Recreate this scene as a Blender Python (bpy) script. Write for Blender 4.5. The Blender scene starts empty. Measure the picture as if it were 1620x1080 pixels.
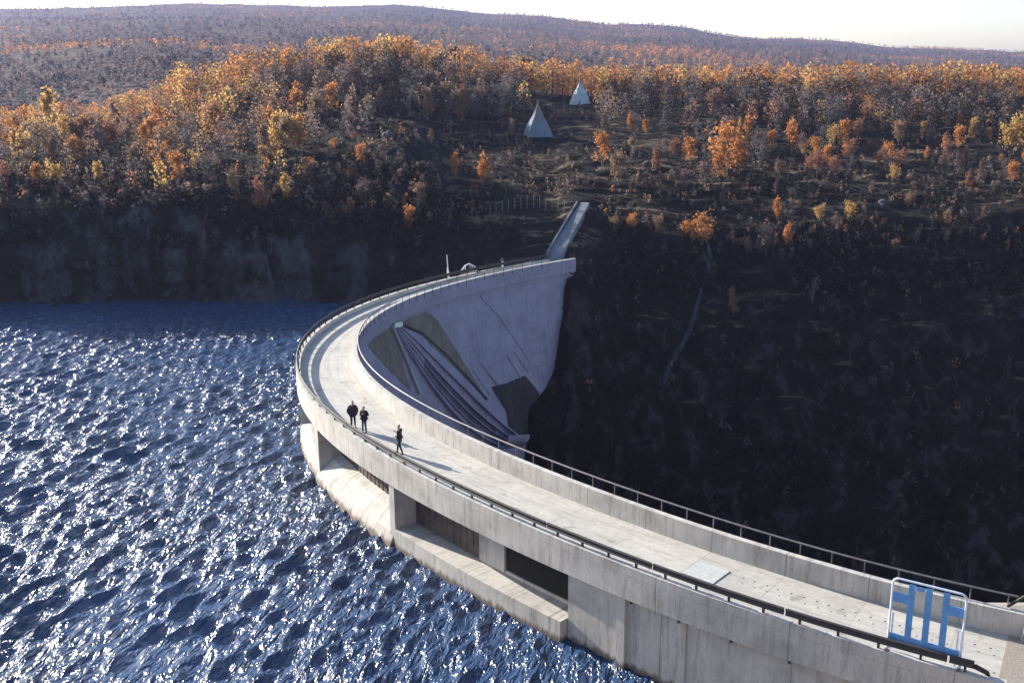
import bpy, bmesh, math, random
import numpy as np
from mathutils import Vector, Matrix
from mathutils.bvhtree import BVHTree
R_ = math.radians
rng = np.random.default_rng(7)
random.seed(7)
sc = bpy.context.scene
COL = sc.collection

# ------------------------------------------------------------------ camera, sky, sun, exposure
CAMH = 23.0
HAZE = .0001
FPX = 1650.0
PITCH = .26051
ROLL = -.0069
cam_d = bpy.data.cameras.new('camera'); cam = bpy.data.objects.new('camera', cam_d); COL.objects.link(cam)
cam_d.sensor_width = 36; cam_d.lens = 36 * FPX / 1620; cam_d.clip_start = .5; cam_d.clip_end = 9000
cam.matrix_world = Matrix.Translation((0, 0, CAMH)) @ Matrix.Rotation(math.pi/2 - PITCH, 4, 'X') @ Matrix.Rotation(ROLL, 4, 'Z')
sc.camera = cam
SUN_EL, SUN_AZ = R_(20), R_(50)          # azimuth: to the left of straight ahead (+Y)
sdir = Vector((-math.sin(SUN_AZ)*math.cos(SUN_EL), math.cos(SUN_AZ)*math.cos(SUN_EL), math.sin(SUN_EL)))
w = bpy.data.worlds.new('World'); sc.world = w; w.use_nodes = True
nt = w.node_tree; bg = nt.nodes['Background']
sky = nt.nodes.new('ShaderNodeTexSky'); sky.sky_type = 'NISHITA'; sky.sun_disc = False
sky.sun_elevation = SUN_EL; sky.sun_rotation = -SUN_AZ
sky.air_density = 1.0; sky.dust_density = 1.1; sky.ozone_density = 2.0
nt.links.new(sky.outputs[0], bg.inputs[0]); bg.inputs[1].default_value = .1
sl = bpy.data.lights.new('sun', 'SUN'); sl.energy = 4.8; sl.angle = R_(.5); sl.color = (1, .93, .82)
so = bpy.data.objects.new('sun', sl); COL.objects.link(so); so.rotation_euler = (-sdir).to_track_quat('-Z', 'Y').to_euler()
sc.view_settings.view_transform = 'Standard'; sc.view_settings.look = 'None'
sc.view_settings.exposure = 1.5; sc.view_settings.gamma = 1
sc.cycles.use_denoising = True
sc.cycles.max_bounces = 6; sc.cycles.diffuse_bounces = 3; sc.cycles.glossy_bounces = 3
sc.cycles.volume_bounces = 0; sc.cycles.sample_clamp_indirect = 4

def ray(px, py):
    a, b = px - 810, py - 540
    X = a*math.cos(ROLL) + b*math.sin(ROLL); Y = -a*math.sin(ROLL) + b*math.cos(ROLL)
    X /= FPX; Y /= -FPX
    return np.array([X, math.cos(PITCH) + Y*math.sin(PITCH), -math.sin(PITCH) + Y*math.cos(PITCH)])
def atz(px, py, z):
    d = ray(px, py); return d*((z - CAMH)/d[2]) + np.array([0, 0, CAMH])
def atD(px, py, D):
    d = ray(px, py); return d*(D/d[1]) + np.array([0, 0, CAMH])
def project(P):
    x, y, z = P[0], P[1], P[2] - CAMH
    d = y*math.cos(PITCH) - z*math.sin(PITCH); u = y*math.sin(PITCH) + z*math.cos(PITCH)
    X = FPX*x/d; Y = -FPX*u/d
    return 810 + X*math.cos(ROLL) - Y*math.sin(ROLL), 540 + X*math.sin(ROLL) + Y*math.cos(ROLL)

# ------------------------------------------------------------------ bookkeeping
def tag(o, label=None, cat=None, group=None, kind=None):
    if label: o['label'] = label
    if cat: o['category'] = cat
    if group: o['group'] = group
    if kind: o['kind'] = kind
    return o
def empty(name, loc, rz=0):
    o = bpy.data.objects.new(name, None); COL.objects.link(o); o.location = loc; o.rotation_euler = (0, 0, rz)
    o.empty_display_size = .3
    return o
def link(name, me, mats, parent=None, loc=None):
    if not isinstance(mats, (list, tuple)): mats = [mats]
    for m in mats: me.materials.append(m)
    o = bpy.data.objects.new(name, me); COL.objects.link(o)
    if parent: o.parent = parent
    if loc is not None: o.location = loc
    return o
def mesh(name, V, F, mats, parent=None, smooth=False, loc=None, mi=None):
    me = bpy.data.meshes.new(name)
    V = np.asarray(V, dtype=np.float32)
    if isinstance(F, np.ndarray):
        n, k = F.shape
        me.vertices.add(len(V)); me.vertices.foreach_set('co', V.ravel())
        me.loops.add(n*k); me.loops.foreach_set('vertex_index', F.ravel().astype(np.int32))
        me.polygons.add(n); me.polygons.foreach_set('loop_start', np.arange(0, n*k, k, dtype=np.int32))
        me.polygons.foreach_set('loop_total', np.full(n, k, dtype=np.int32))
        me.update(calc_edges=True)
    else:
        me.from_pydata(V.tolist(), [], F)
    if smooth: me.polygons.foreach_set('use_smooth', np.ones(len(me.polygons), dtype=bool))
    if mi is not None: me.polygons.foreach_set('material_index', np.asarray(mi, dtype=np.int32))
    me.update()
    return link(name, me, mats, parent, loc)
class MB:
    """collects boxes, bars and tubes into ONE mesh"""
    def __init__(s): s.V = []; s.F = []; s.M = []
    def add(s, V, F, m=0):
        b = len(s.V); s.V += [tuple(v) for v in V]; s.F += [tuple(i + b for i in f) for f in F]; s.M += [m]*len(F)
    def box(s, a, b, m=0, rz=0, o=(0, 0, 0)):
        V = [(x, y, z) for z in (a[2], b[2]) for y in (a[1], b[1]) for x in (a[0], b[0])]
        c, q = math.cos(rz), math.sin(rz)
        V = [(x*c - y*q + o[0], x*q + y*c + o[1], z + o[2]) for x, y, z in V]
        s.add(V, [(0, 2, 3, 1), (4, 5, 7, 6), (0, 1, 5, 4), (2, 6, 7, 3), (0, 4, 6, 2), (1, 3, 7, 5)], m)
    def tube(s, pts, rad, n=8, m=0, cap=True):
        pts = [Vector(p) for p in pts]; k = len(pts)
        if not isinstance(rad, (list, tuple)): rad = [rad]*k
        rings = []
        up = None
        for i, p in enumerate(pts):
            t = (pts[min(i+1, k-1)] - pts[max(i-1, 0)]).normalized()
            if up is None: up = t.orthogonal().normalized()
            up = (up - t*up.dot(t)).normalized(); sd = t.cross(up)
            rings.append([p + (up*math.cos(2*math.pi*j/n) + sd*math.sin(2*math.pi*j/n))*rad[i] for j in range(n)])
        V = [v for r in rings for v in r]; F = []
        for i in range(k-1):
            for j in range(n):
                a, b = i*n + j, i*n + (j+1) % n
                F.append((a, b, b+n, a+n))
        if cap: F.append(tuple(range(n-1, -1, -1))); F.append(tuple((k-1)*n + j for j in range(n)))
        s.add(V, F, m)
    def build(s, name, mats, parent=None, smooth=False, loc=None):
        return mesh(name, s.V, s.F, mats, parent, smooth, loc, s.M if any(s.M) else None)

# ------------------------------------------------------------------ numpy noise
def _hash(i, j, k, seed):
    h = (i*374761393 + j*668265263 + k*2147483647 + seed*1274126177) & 0xffffffff
    h = ((h ^ (h >> 13))*1274126177) & 0xffffffff
    return ((h ^ (h >> 16)) & 0xffff)/65535.0
def vnoise(x, y, z, seed=0):
    xi, yi, zi = np.floor(x).astype(np.int64), np.floor(y).astype(np.int64), np.floor(z).astype(np.int64)
    fx, fy, fz = x-xi, y-yi, z-zi
    fx, fy, fz = [t*t*(3-2*t) for t in (fx, fy, fz)]
    r = 0
    for a in (0, 1):
        for b in (0, 1):
            for c in (0, 1):
                wgt = (fx if a else 1-fx)*(fy if b else 1-fy)*(fz if c else 1-fz)
                r = r + wgt*_hash(xi+a, yi+b, zi+c, seed)
    return r*2-1
def fbm(x, y, z, seed=0, oct=4, gain=.5):
    r, a, s = 0, 1., 0.
    for o in range(oct):
        r = r + a*vnoise(x*2**o, y*2**o, z*2**o, seed+o*17); s += a; a *= gain
    return r/s

# ------------------------------------------------------------------ materials
def newmat(name):
    m = bpy.data.materials.new(name); m.use_nodes = True
    n = m.node_tree.nodes; l = m.node_tree.links
    return m, n, l, n['Principled BSDF']
def noise_node(n, l, scale, detail=5, rough=.55, vec=None, dist=0):
    t = n.new('ShaderNodeTexNoise'); t.inputs['Scale'].default_value = scale; t.inputs['Detail'].default_value = detail
    t.inputs['Roughness'].default_value = rough; t.inputs['Distortion'].default_value = dist
    if vec is not None: l.new(vec, t.inputs['Vector'])
    return t.outputs['Fac']
def ramp(n, l, fac, stops):
    r = n.new('ShaderNodeValToRGB'); e = r.color_ramp.elements
    while len(e) < len(stops): e.new(.5)
    for q, (p, c) in zip(e, stops):
        q.position = p; q.color = (*c, 1) if len(c) == 3 else c
    l.new(fac, r.inputs[0]); return r.outputs[0]
def mix(n, l, fac, a, b, mode='MIX'):
    m = n.new('ShaderNodeMix'); m.data_type = 'RGBA'; m.blend_type = mode
    if isinstance(fac, (int, float)): m.inputs[0].default_value = fac
    else: l.new(fac, m.inputs[0])
    for s, v in ((m.inputs[6], a), (m.inputs[7], b)):
        if isinstance(v, (tuple, list)): s.default_value = (*v[:3], 1)
        else: l.new(v, s)
    return m.outputs[2]
def math_(n, l, op, a, b=None, clamp=False):
    m = n.new('ShaderNodeMath'); m.operation = op; m.use_clamp = clamp
    for s, v in ((m.inputs[0], a), (m.inputs[1], b)):
        if v is None: continue
        if isinstance(v, (int, float)): s.default_value = v
        else: l.new(v, s)
    return m.outputs[0]
def geom(n, l, scale=(1, 1, 1)):
    g = n.new('ShaderNodeNewGeometry'); mp = n.new('ShaderNodeMapping'); mp.inputs['Scale'].default_value = scale
    l.new(g.outputs['Position'], mp.inputs['Vector']); return mp.outputs[0], g
def bump(n, l, h, strength, dist, bsdf):
    b = n.new('ShaderNodeBump'); b.inputs['Strength'].default_value = strength; b.inputs['Distance'].default_value = dist
    l.new(h, b.inputs['Height']); l.new(b.outputs[0], bsdf.inputs['Normal']); return b

def concrete(name, base, streak=.35, rust=False, lifts=0, blotch=.5, joints=0):
    m, n, l, p = newmat(name)
    pos, g = geom(n, l); vert, _ = geom(n, l, (1.3, 1.3, .12))
    a = noise_node(n, l, .45, 7, .65, pos); b = noise_node(n, l, 2.2, 6, .7, vert); c = noise_node(n, l, 14, 5, .7, pos)
    lo = tuple(v*(1-blotch*.55) for v in base); hi = tuple(min(v*1.18, .8) for v in base)
    col = ramp(n, l, a, [(.3, lo), (.5, base), (.72, hi)])
    st = ramp(n, l, b, [(.42, (1, 1, 1)), (.66, (1-streak, 1-streak, 1-streak*.95))])
    col = mix(n, l, 1., col, st, 'MULTIPLY')
    fine = ramp(n, l, c, [(.3, (.82, .82, .8)), (.7, (1.05, 1.05, 1.05))])
    col = mix(n, l, .8, col, fine, 'MULTIPLY')
    sep = n.new('ShaderNodeSeparateXYZ'); l.new(g.outputs['Position'], sep.inputs[0])
    if lifts:
        zz = math_(n, l, 'DIVIDE', sep.outputs[2], lifts); fr = math_(n, l, 'FRACT', zz)
        ln = math_(n, l, 'LESS_THAN', fr, .06)
        col = mix(n, l, math_(n, l, 'MULTIPLY', ln, .35), col, tuple(v*.55 for v in base))
    if joints:
        uvn = n.new('ShaderNodeUVMap'); uvn.uv_map = 'arc'; su = n.new('ShaderNodeSeparateXYZ'); l.new(uvn.outputs[0], su.inputs[0])
        jf = math_(n, l, 'FRACT', math_(n, l, 'DIVIDE', su.outputs[0], joints)); jl = math_(n, l, 'LESS_THAN', jf, .035/joints*1.6)
        col = mix(n, l, math_(n, l, 'MULTIPLY', jl, .55), col, (.10, .095, .09))
        # narrow run-off stains below the joints and drain holes
        dv_ = n.new('ShaderNodeCombineXYZ'); l.new(math_(n, l, 'MULTIPLY', su.outputs[0], 2.3), dv_.inputs[0]); l.new(math_(n, l, 'MULTIPLY', su.outputs[1], .18), dv_.inputs[1])
        dn = noise_node(n, l, 1.0, 6, .75, dv_.outputs[0])
        col = mix(n, l, 1., col, ramp(n, l, dn, [(.52, (1, 1, 1)), (.60, (.72, .71, .69)), (.64, (.95, .95, .95))]), 'MULTIPLY')
        hn_ = noise_node(n, l, .8, 3, .5, pos)
        hl = math_(n, l, 'LESS_THAN', math_(n, l, 'ABSOLUTE', math_(n, l, 'ADD', su.outputs[1], .12)), .018)
        col = mix(n, l, math_(n, l, 'MULTIPLY', hl, .3), col, (.15, .14, .13))
        cv = n.new('ShaderNodeTexVoronoi'); cv.feature = 'DISTANCE_TO_EDGE'; cv.inputs['Scale'].default_value = .35
        wp = n.new('ShaderNodeVectorMath'); wp.operation = 'ADD'; l.new(pos, wp.inputs[0])
        wn_ = n.new('ShaderNodeTexNoise'); wn_.inputs['Scale'].default_value = 1.2; l.new(pos, wn_.inputs['Vector']); l.new(wn_.outputs['Color'], wp.inputs[1]); l.new(wp.outputs[0], cv.inputs['Vector'])
        cr = math_(n, l, 'LESS_THAN', cv.outputs['Distance'], .006)
        col = mix(n, l, math_(n, l, 'MULTIPLY', cr, .16), col, (.12, .115, .11))
    if rust:
        nz = noise_node(n, l, 1.6, 5, .7, vert)
        h = math_(n, l, 'ADD', sep.outputs[2], math_(n, l, 'MULTIPLY', nz, -1.1))   # wet, rusty band at the water line
        f = n.new('ShaderNodeMapRange'); f.inputs[1].default_value = -5.5; f.inputs[2].default_value = -5.75
        l.new(h, f.inputs[0])
        col = mix(n, l, f.outputs[0], col, (.15, .115, .095))
    l.new(col, p.inputs['Base Color']); p.inputs['Roughness'].default_value = .85; p.inputs['Specular IOR Level'].default_value = .25
    bump(n, l, math_(n, l, 'ADD', c, b), .25, .03, p)
    return m
M = {}
M['deck'] = None
M['conc'] = concrete('upstream_concrete', (.48, .455, .425), .16, True, joints=6.5)
M['parapet'] = concrete('parapet_concrete', (.47, .445, .42), .14, joints=4.1)
M['face'] = concrete('downstream_concrete_shade', (.29, .27, .37), .2, False, 1.5, .35)  # darker and lilac: the blue shade downstream is put into the colour
M['band'] = concrete('band_concrete', (.34, .33, .35), .18)
M['tan'] = concrete('outlet_shade_tan', (.185, .16, .14), .35)  # tan paints the shade and warm bounce of recessed outlet walls
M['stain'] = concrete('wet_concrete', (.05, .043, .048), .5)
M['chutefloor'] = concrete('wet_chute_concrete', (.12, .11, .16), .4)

def plain(name, c, rough=.6, metal=0, var=.2, scale=6, spec=.4):
    m, n, l, p = newmat(name); pos, g = geom(n, l)
    a = noise_node(n, l, scale, 5, .6, pos)
    col = ramp(n, l, a, [(.3, tuple(v*(1-var) for v in c)), (.7, tuple(min(1, v*(1+var)) for v in c))])
    l.new(col, p.inputs['Base Color']); p.inputs['Roughness'].default_value = rough; p.inputs['Metallic'].default_value = metal
    p.inputs['Specular IOR Level'].default_value = spec
    return m
# deck: worn concrete with cross joints and tyre-worn lanes
def deckmat():
    m, n, l, p = newmat('deck_concrete'); pos, g = geom(n, l)
    a = noise_node(n, l, .35, 7, .7, pos); b = noise_node(n, l, 3.5, 7, .75, pos); c = noise_node(n, l, 25, 4, .7, pos)
    col = ramp(n, l, a, [(.28, (.36, .345, .325)), (.5, (.43, .415, .39)), (.75, (.50, .48, .45))])
    col = mix(n, l, .85, col, ramp(n, l, b, [(.35, (.80, .80, .79)), (.62, (1.04, 1.03, 1.0))]), 'MULTIPLY')
    uv = n.new('ShaderNodeUVMap'); uv.uv_map = 'arc'
    s = n.new('ShaderNodeSeparateXYZ'); l.new(uv.outputs[0], s.inputs[0])
    fr = math_(n, l, 'FRACT', math_(n, l, 'DIVIDE', s.outputs[0], 4.1))
    jn = math_(n, l, 'LESS_THAN', fr, .012)
    col = mix(n, l, math_(n, l, 'MULTIPLY', jn, .35), col, (.12, .115, .11))
    pv = n.new('ShaderNodeCombineXYZ'); fl = math_(n, l, 'FLOOR', math_(n, l, 'DIVIDE', s.outputs[0], 4.1)); l.new(fl, pv.inputs[0])
    wn = n.new('ShaderNodeTexWhiteNoise'); l.new(pv.outputs[0], wn.inputs[0])
    tone = ramp(n, l, wn.outputs[0], [(0, (.95, .95, .95)), (1, (1.04, 1.03, 1.02))])
    col = mix(n, l, 1., col, tone, 'MULTIPLY')
    st_ = n.new('ShaderNodeCombineXYZ'); l.new(math_(n, l, 'MULTIPLY', s.outputs[0], .25), st_.inputs[0])
    l.new(math_(n, l, 'MULTIPLY', s.outputs[1], 2.6), st_.inputs[1])
    ln = noise_node(n, l, 1.0, 6, .7, st_.outputs[0])
    col = mix(n, l, 1., col, ramp(n, l, ln, [(.38, (.84, .83, .82)), (.52, (1, 1, 1)), (.66, (1.08, 1.07, 1.05))]), 'MULTIPLY')
    sp_ = noise_node(n, l, .9, 3, .5, pos)
    col = mix(n, l, 1., col, ramp(n, l, sp_, [(.62, (1, 1, 1)), (.68, (.78, .77, .75))]), 'MULTIPLY')
    l.new(col, p.inputs['Base Color']); p.inputs['Roughness'].default_value = .8; p.inputs['Specular IOR Level'].default_value = .3
    bump(n, l, math_(n, l, 'ADD', b, c), .2, .02, p)
    return m
M['deck'] = deckmat()
M['recess_shade'] = plain('recess_dark', (.03, .03, .03), .9)
M['plate'] = plain('hatch_plate', (.40, .41, .395), .7)
M['galv'] = plain('galvanised_steel', (.12, .11, .125), .6, .1, .3, 3)
M['railgrey'] = plain('weathered_rail_steel', (.04, .038, .04), .7, 0, .2, 3, .25)
M['gatebrown'] = plain('rusty_gate_steel', (.085, .066, .06), .7, .2, .45, 1.5)
M['darksteel'] = plain('dark_steel', (.02, .018, .018), .6, .2)
M['void'] = plain('opening_dark_black', (.004, .004, .004), .9)  # black painted for the unlit depth of the bay opening
M['bluepaint'] = plain('blue_paint', (.10, .27, .56), .5, 0, .2, 4)
M['palepaint'] = plain('pale_blue_paint', (.55, .62, .78), .4, .1, .1)
M['white'] = plain('white_paint', (.7, .7, .7), .5, 0, .1)
M['canvas'] = plain('shade_toned_canvas', (.115, .15, .19), .8, 0, .2, 1)  # canvas colour darkened and blued to paint the shaded side
M['canvas_pale'] = plain('sun_toned_canvas', (.42, .45, .48), .8, 0, .2, 1)  # same canvas in a paler colour, painted as sunlit
M['pole'] = plain('pole_wood', (.22, .17, .12), .8)
M['trunk'] = plain('birch_bark', (.15, .135, .125), .8, 0, .4, 5)
M['jacket1'] = plain('plum_jacket_cloth', (.03, .014, .022), .85)
M['jacket2'] = plain('black_jacket_cloth', (.01, .01, .013), .85)
M['jeans_dark'] = plain('navy_jeans_cloth', (.012, .02, .05), .9)
M['jeans_pale'] = plain('grey_jeans_cloth', (.07, .08, .10), .9)
M['trousers'] = plain('charcoal_trouser_cloth', (.035, .032, .035), .9)
M['skin'] = plain('skin', (.45, .27, .2), .55, 0, .08)
M['hair'] = plain('dark_hair', (.02, .014, .01), .7)
M['hairgrey'] = plain('grey_hair', (.5, .48, .45), .7)
M['shoe'] = plain('black_shoe', (.012, .011, .01), .5)
M['gravel'] = plain('gravel', (.25, .22, .19), .9, 0, .4, 20)
M['roadmat'] = plain('ramp_concrete', (.13, .14, .17), .85, 0, .3, 1.2)
M['pathmat'] = plain('path_gravel', (.05, .048, .058), .9, 0, .3, 2)

def terrainmat(name, far=False):
    m, n, l, p = newmat(name); pos, g = geom(n, l)
    a = noise_node(n, l, .055 if not far else .006, 8, .65, pos, .6)
    flat, _ = geom(n, l, (.25, 1, 1)); b = noise_node(n, l, .35 if not far else .03, 8, .7, flat, .8)
    c = noise_node(n, l, 3, 6, .75, pos)
    if far:
        col = ramp(n, l, a, [(.3, (.030, .021, .022)), (.5, (.055, .036, .032)), (.7, (.11, .065, .042))])
        col = mix(n, l, ramp(n, l, b, [(.45, (0, 0, 0)), (.62, (1, 1, 1))]), col, (.035, .026, .03))
    else:
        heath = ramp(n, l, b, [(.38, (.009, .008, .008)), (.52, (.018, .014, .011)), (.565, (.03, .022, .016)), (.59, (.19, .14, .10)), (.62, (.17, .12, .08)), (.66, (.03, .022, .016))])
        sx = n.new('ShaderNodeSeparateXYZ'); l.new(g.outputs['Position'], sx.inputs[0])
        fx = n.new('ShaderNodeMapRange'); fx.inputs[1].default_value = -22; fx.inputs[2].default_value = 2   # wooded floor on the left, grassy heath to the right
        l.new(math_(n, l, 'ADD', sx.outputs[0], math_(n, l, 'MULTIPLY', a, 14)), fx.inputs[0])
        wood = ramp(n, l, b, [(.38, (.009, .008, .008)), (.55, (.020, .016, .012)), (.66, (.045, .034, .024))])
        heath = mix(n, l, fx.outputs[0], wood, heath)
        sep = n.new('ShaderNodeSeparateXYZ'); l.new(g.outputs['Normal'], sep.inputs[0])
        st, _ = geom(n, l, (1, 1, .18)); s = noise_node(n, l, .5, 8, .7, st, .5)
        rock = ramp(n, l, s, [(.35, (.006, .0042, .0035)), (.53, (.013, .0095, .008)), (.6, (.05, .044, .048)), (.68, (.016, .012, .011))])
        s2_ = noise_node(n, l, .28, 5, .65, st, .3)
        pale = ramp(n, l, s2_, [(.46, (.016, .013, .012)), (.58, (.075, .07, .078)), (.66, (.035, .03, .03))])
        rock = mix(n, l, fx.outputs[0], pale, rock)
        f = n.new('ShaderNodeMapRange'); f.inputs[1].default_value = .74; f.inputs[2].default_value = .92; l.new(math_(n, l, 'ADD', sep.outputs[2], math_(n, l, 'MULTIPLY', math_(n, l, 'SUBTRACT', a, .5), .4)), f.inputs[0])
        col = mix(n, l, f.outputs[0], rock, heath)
    l.new(col, p.inputs['Base Color']); p.inputs['Roughness'].default_value = .95; p.inputs['Specular IOR Level'].default_value = .1
    bump(n, l, math_(n, l, 'ADD', math_(n, l, 'MULTIPLY', b, 2.), c), .7, .5 if not far else 4, p)
    return m
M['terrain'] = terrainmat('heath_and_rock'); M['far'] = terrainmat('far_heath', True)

def leafmat(name, c, c2, attr=False, rnd=.35):
    m, n, l, p = newmat(name); n.remove(p)
    out = n['Material Output']
    oi = n.new('ShaderNodeObjectInfo'); pos, g = geom(n, l)
    nz = noise_node(n, l, 1.3, 3, .6, pos)
    if attr:
        at = n.new('ShaderNodeAttribute'); at.attribute_name = 'tint'; col = at.outputs['Color']
    else:
        col = mix(n, l, math_(n, l, 'ADD', math_(n, l, 'MULTIPLY', oi.outputs['Random'], .6), math_(n, l, 'MULTIPLY', nz, .4)), c, c2)
    col = mix(n, l, .8, col, ramp(n, l, nz, [(.35, (.6, .6, .6)), (.65, (1.25, 1.25, 1.25))]), 'MULTIPLY')
    d = n.new('ShaderNodeBsdfDiffuse'); t = n.new('ShaderNodeBsdfTranslucent'); mx = n.new('ShaderNodeMixShader'); mx.inputs[0].default_value = .5
    l.new(col, d.inputs[0]); l.new(col, t.inputs[0]); l.new(d.outputs[0], mx.inputs[1]); l.new(t.outputs[0], mx.inputs[2]); l.new(mx.outputs[0], out.inputs[0])
    return m
KINDS = {
 'orange': ((.43, .185, .07), (.52, .245, .09)), 'yellow': ((.47, .29, .10), (.50, .33, .13)), 'rust': ((.26, .125, .085), (.30, .15, .10)),
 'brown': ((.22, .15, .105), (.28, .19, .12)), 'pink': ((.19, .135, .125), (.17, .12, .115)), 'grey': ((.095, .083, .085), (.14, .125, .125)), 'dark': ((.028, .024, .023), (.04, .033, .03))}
for k, (a, b) in KINDS.items(): M['leaf_'+k] = leafmat('leaf_'+k, a, b)
M['leaf_attr'] = leafmat('leaf_mixed', None, None, True)

def watermat():
    m, n, l, p = newmat('reservoir_water'); pos, g = geom(n, l)
    p.inputs['Base Color'].default_value = (.022, .052, .125, 1); p.inputs['Roughness'].default_value = .215; p.inputs['IOR'].default_value = 1.38
    p.inputs['Specular IOR Level'].default_value = .85
    m1 = n.new('ShaderNodeMapping'); m1.inputs['Rotation'].default_value = (0, 0, R_(-76)); l.new(g.outputs['Position'], m1.inputs['Vector'])
    m2 = n.new('ShaderNodeMapping'); m2.inputs['Scale'].default_value = (.42, 1.25, 1); l.new(m1.outputs[0], m2.inputs['Vector'])
    a = noise_node(n, l, 2.0, 3, .55, m2.outputs[0], .5)
    b = noise_node(n, l, .06, 2, .5, g.outputs['Position'])
    k = ramp(n, l, b, [(.35, (.35, .35, .35)), (.6, (1, 1, 1))])
    bump(n, l, math_(n, l, 'MULTIPLY', a, k), 1.0, 1.15, p)
    return m
M['water'] = watermat()

# ------------------------------------------------------------------ the arc of the dam (plan curve)
ccx, ccy, RR0 = 33.62, 83.02, 50.652
HARM = [(2, -2.228, -1.065), (3, -1.991, -.1018), (4, .7333, -.3557)]
def arc(t, off=0.):
    t = np.asarray(t, float)
    rr = RR0 + sum(a*np.cos(k*t) + b*np.sin(k*t) for k, a, b in HARM)
    d = sum(-a*k*np.sin(k*t) + b*k*np.cos(k*t) for k, a, b in HARM)
    c, s = np.cos(t), np.sin(t)
    tx = d*c - rr*s; ty = d*s + rr*c; nn = np.hypot(tx, ty)
    return ccx + rr*c + off*ty/nn, ccy + rr*s - off*tx/nn
_T = np.linspace(1.9, 4.7, 4000); _x, _y = arc(_T); _S = np.concatenate([[0], np.cumsum(np.hypot(np.diff(_x), np.diff(_y)))])
def t_of_s(s): return float(np.interp(s, _S, _T))
def s_of_t(t): return float(np.interp(t, _T, _S))
def arcP(t, off, z):
    x, y = arc(t, off); return Vector((float(x), float(y), z))
def sweep(name, prof, t0, t1, mat, parent, n=None, smooth=False):
    """a closed profile [(offset, z)] swept along the arc"""
    n = n or max(2, int(abs(s_of_t(t1) - s_of_t(t0))/1.2) + 2)
    T = np.linspace(t0, t1, n); k = len(prof); V = np.zeros((n, k, 3))
    for j, (o, z) in enumerate(prof):
        x, y = arc(T, o); V[:, j, 0] = x; V[:, j, 1] = y; V[:, j, 2] = z
    F = []
    for i in range(n-1):
        for j in range(k):
            a = i*k + j; b = i*k + (j+1) % k; F.append((a, b, b+k, a+k))
    F.append(tuple(range(k-1, -1, -1))); F.append(tuple((n-1)*k + j for j in range(k)))
    o = mesh(name, V.reshape(-1, 3), F, mat, parent)
    bm = bmesh.new(); bm.from_mesh(o.data); bmesh.ops.recalc_face_normals(bm, faces=bm.faces[:])
    ul = bm.loops.layers.uv.new('arc'); ss = [s_of_t(t) for t in T]
    for f in bm.faces:
        for lp in f.loops: lp[ul].uv = (ss[min(lp.vert.index//k, n-1)], lp.vert.co.z)
    bm.to_mesh(o.data); bm.free()
    return o
T0, T1 = 2.20, 4.41
WL = -5.3
dam = empty('arch_dam', (*[float(v) for v in arc(3.1)], 0)); DAMLOC = dam.location.copy()
tag(dam, 'curved concrete arch dam carrying a narrow roadway between the reservoir and the dark gorge', 'dam')
def damchild(o):
    o.matrix_parent_inverse = Matrix.Translation(-DAMLOC); return o
def dsweep(*a, **k): return damchild(sweep(*a, **k))
def W(d): return -4.5 - .12*max(0, d-1)           # downstream face offset at depth d
# roadway, with uv along the arc, and rows of flat dark discs painting the shade in bolt recesses
road = dsweep('roadway', [(-.35, 0), (-.35, -.25), (-4.49, -.25), (-4.49, 0)], T0, T1, [M['deck'], M['recess_shade']], dam, n=220)
me = road.data; uv = me.uv_layers['arc']
tt = np.array([0.]*len(me.vertices)); sv = [s_of_t(t) for t in np.linspace(T0, T1, 220)]
for lp in me.loops: uv.data[lp.index].uv = (sv[lp.vertex_index//4], (0, 0, 4.14, 4.14)[lp.vertex_index % 4])
bm = bmesh.new(); bm.from_mesh(me)
def disc(t, off, r=.055):
    c = arcP(t, off, .004); vs = [bm.verts.new(c + Vector((math.cos(a)*r, math.sin(a)*r, 0))) for a in np.linspace(0, 2*math.pi, 7)[:-1]]
    f = bm.faces.new(vs); f.material_index = 1
s0, s1 = s_of_t(3.98), s_of_t(4.405)
for k, s in enumerate(np.arange(s0, s1, .62)):
    jit = rng.uniform(-.06, .06, 4)
    disc(t_of_s(s+jit[0]), -.75+jit[1]*.4)
    if s > s_of_t(4.17): disc(t_of_s(s+.3+jit[2]), -1.25, .05); disc(t_of_s(s+jit[2]), -3.1+jit[3]*.5); disc(t_of_s(s+.25), -2.6, .045)
bm.to_mesh(me); bm.free()
h = dsweep('hatch_cover', [(-1.7, .006), (-1.7, .035), (-3.3, .035), (-3.3, .006)], 4.122, 4.156, M['plate'], dam, n=5)
h['label'] = 'pale blue hatch cover in the roadway'
dsweep('upstream_fascia', [(0, .35), (0, -1.35), (-.348, -1.35), (-.348, .35)], T0, T1, M['conc'], dam, n=200)
dsweep('deck_beam', [(-.352, -.254), (-.352, -1.15), (-4.3, -1.15), (-4.3, -.254)], T0, T1, M['conc'], dam)
dsweep('parapet', [(-4.492, 1.09), (-4.492, -.45), (-4.82, -.45), (-4.82, 1.09)], T0, T1+.012, M['parapet'], dam, n=200)
o = dsweep('downstream_fascia_shade', [(-4.823, 1.03), (-4.823, -.47), (-4.86, -.47), (-4.86, 1.03)], T0, T1+.01, M['face'], dam, n=200)  # thin skin that paints the parapet's shaded outer side bluish
# downstream arch wall: battered face
NZ = 26; zs = [-.45 - .2] + list(np.linspace(-1.2, -34, NZ)); prof = [(-3.9, -1.16), (-3.9, -34.)]
prof = [(-3.9, -1.16)] + [(-3.9, -34.)] + [(W(-z), z) for z in reversed(zs[1:])] + [(-4.6, -.46), (-4.31, -.46), (-4.31, -1.16)]
fo = dsweep('downstream_face', prof, T0+.002, 4.40, M['face'], dam, n=120)
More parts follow.
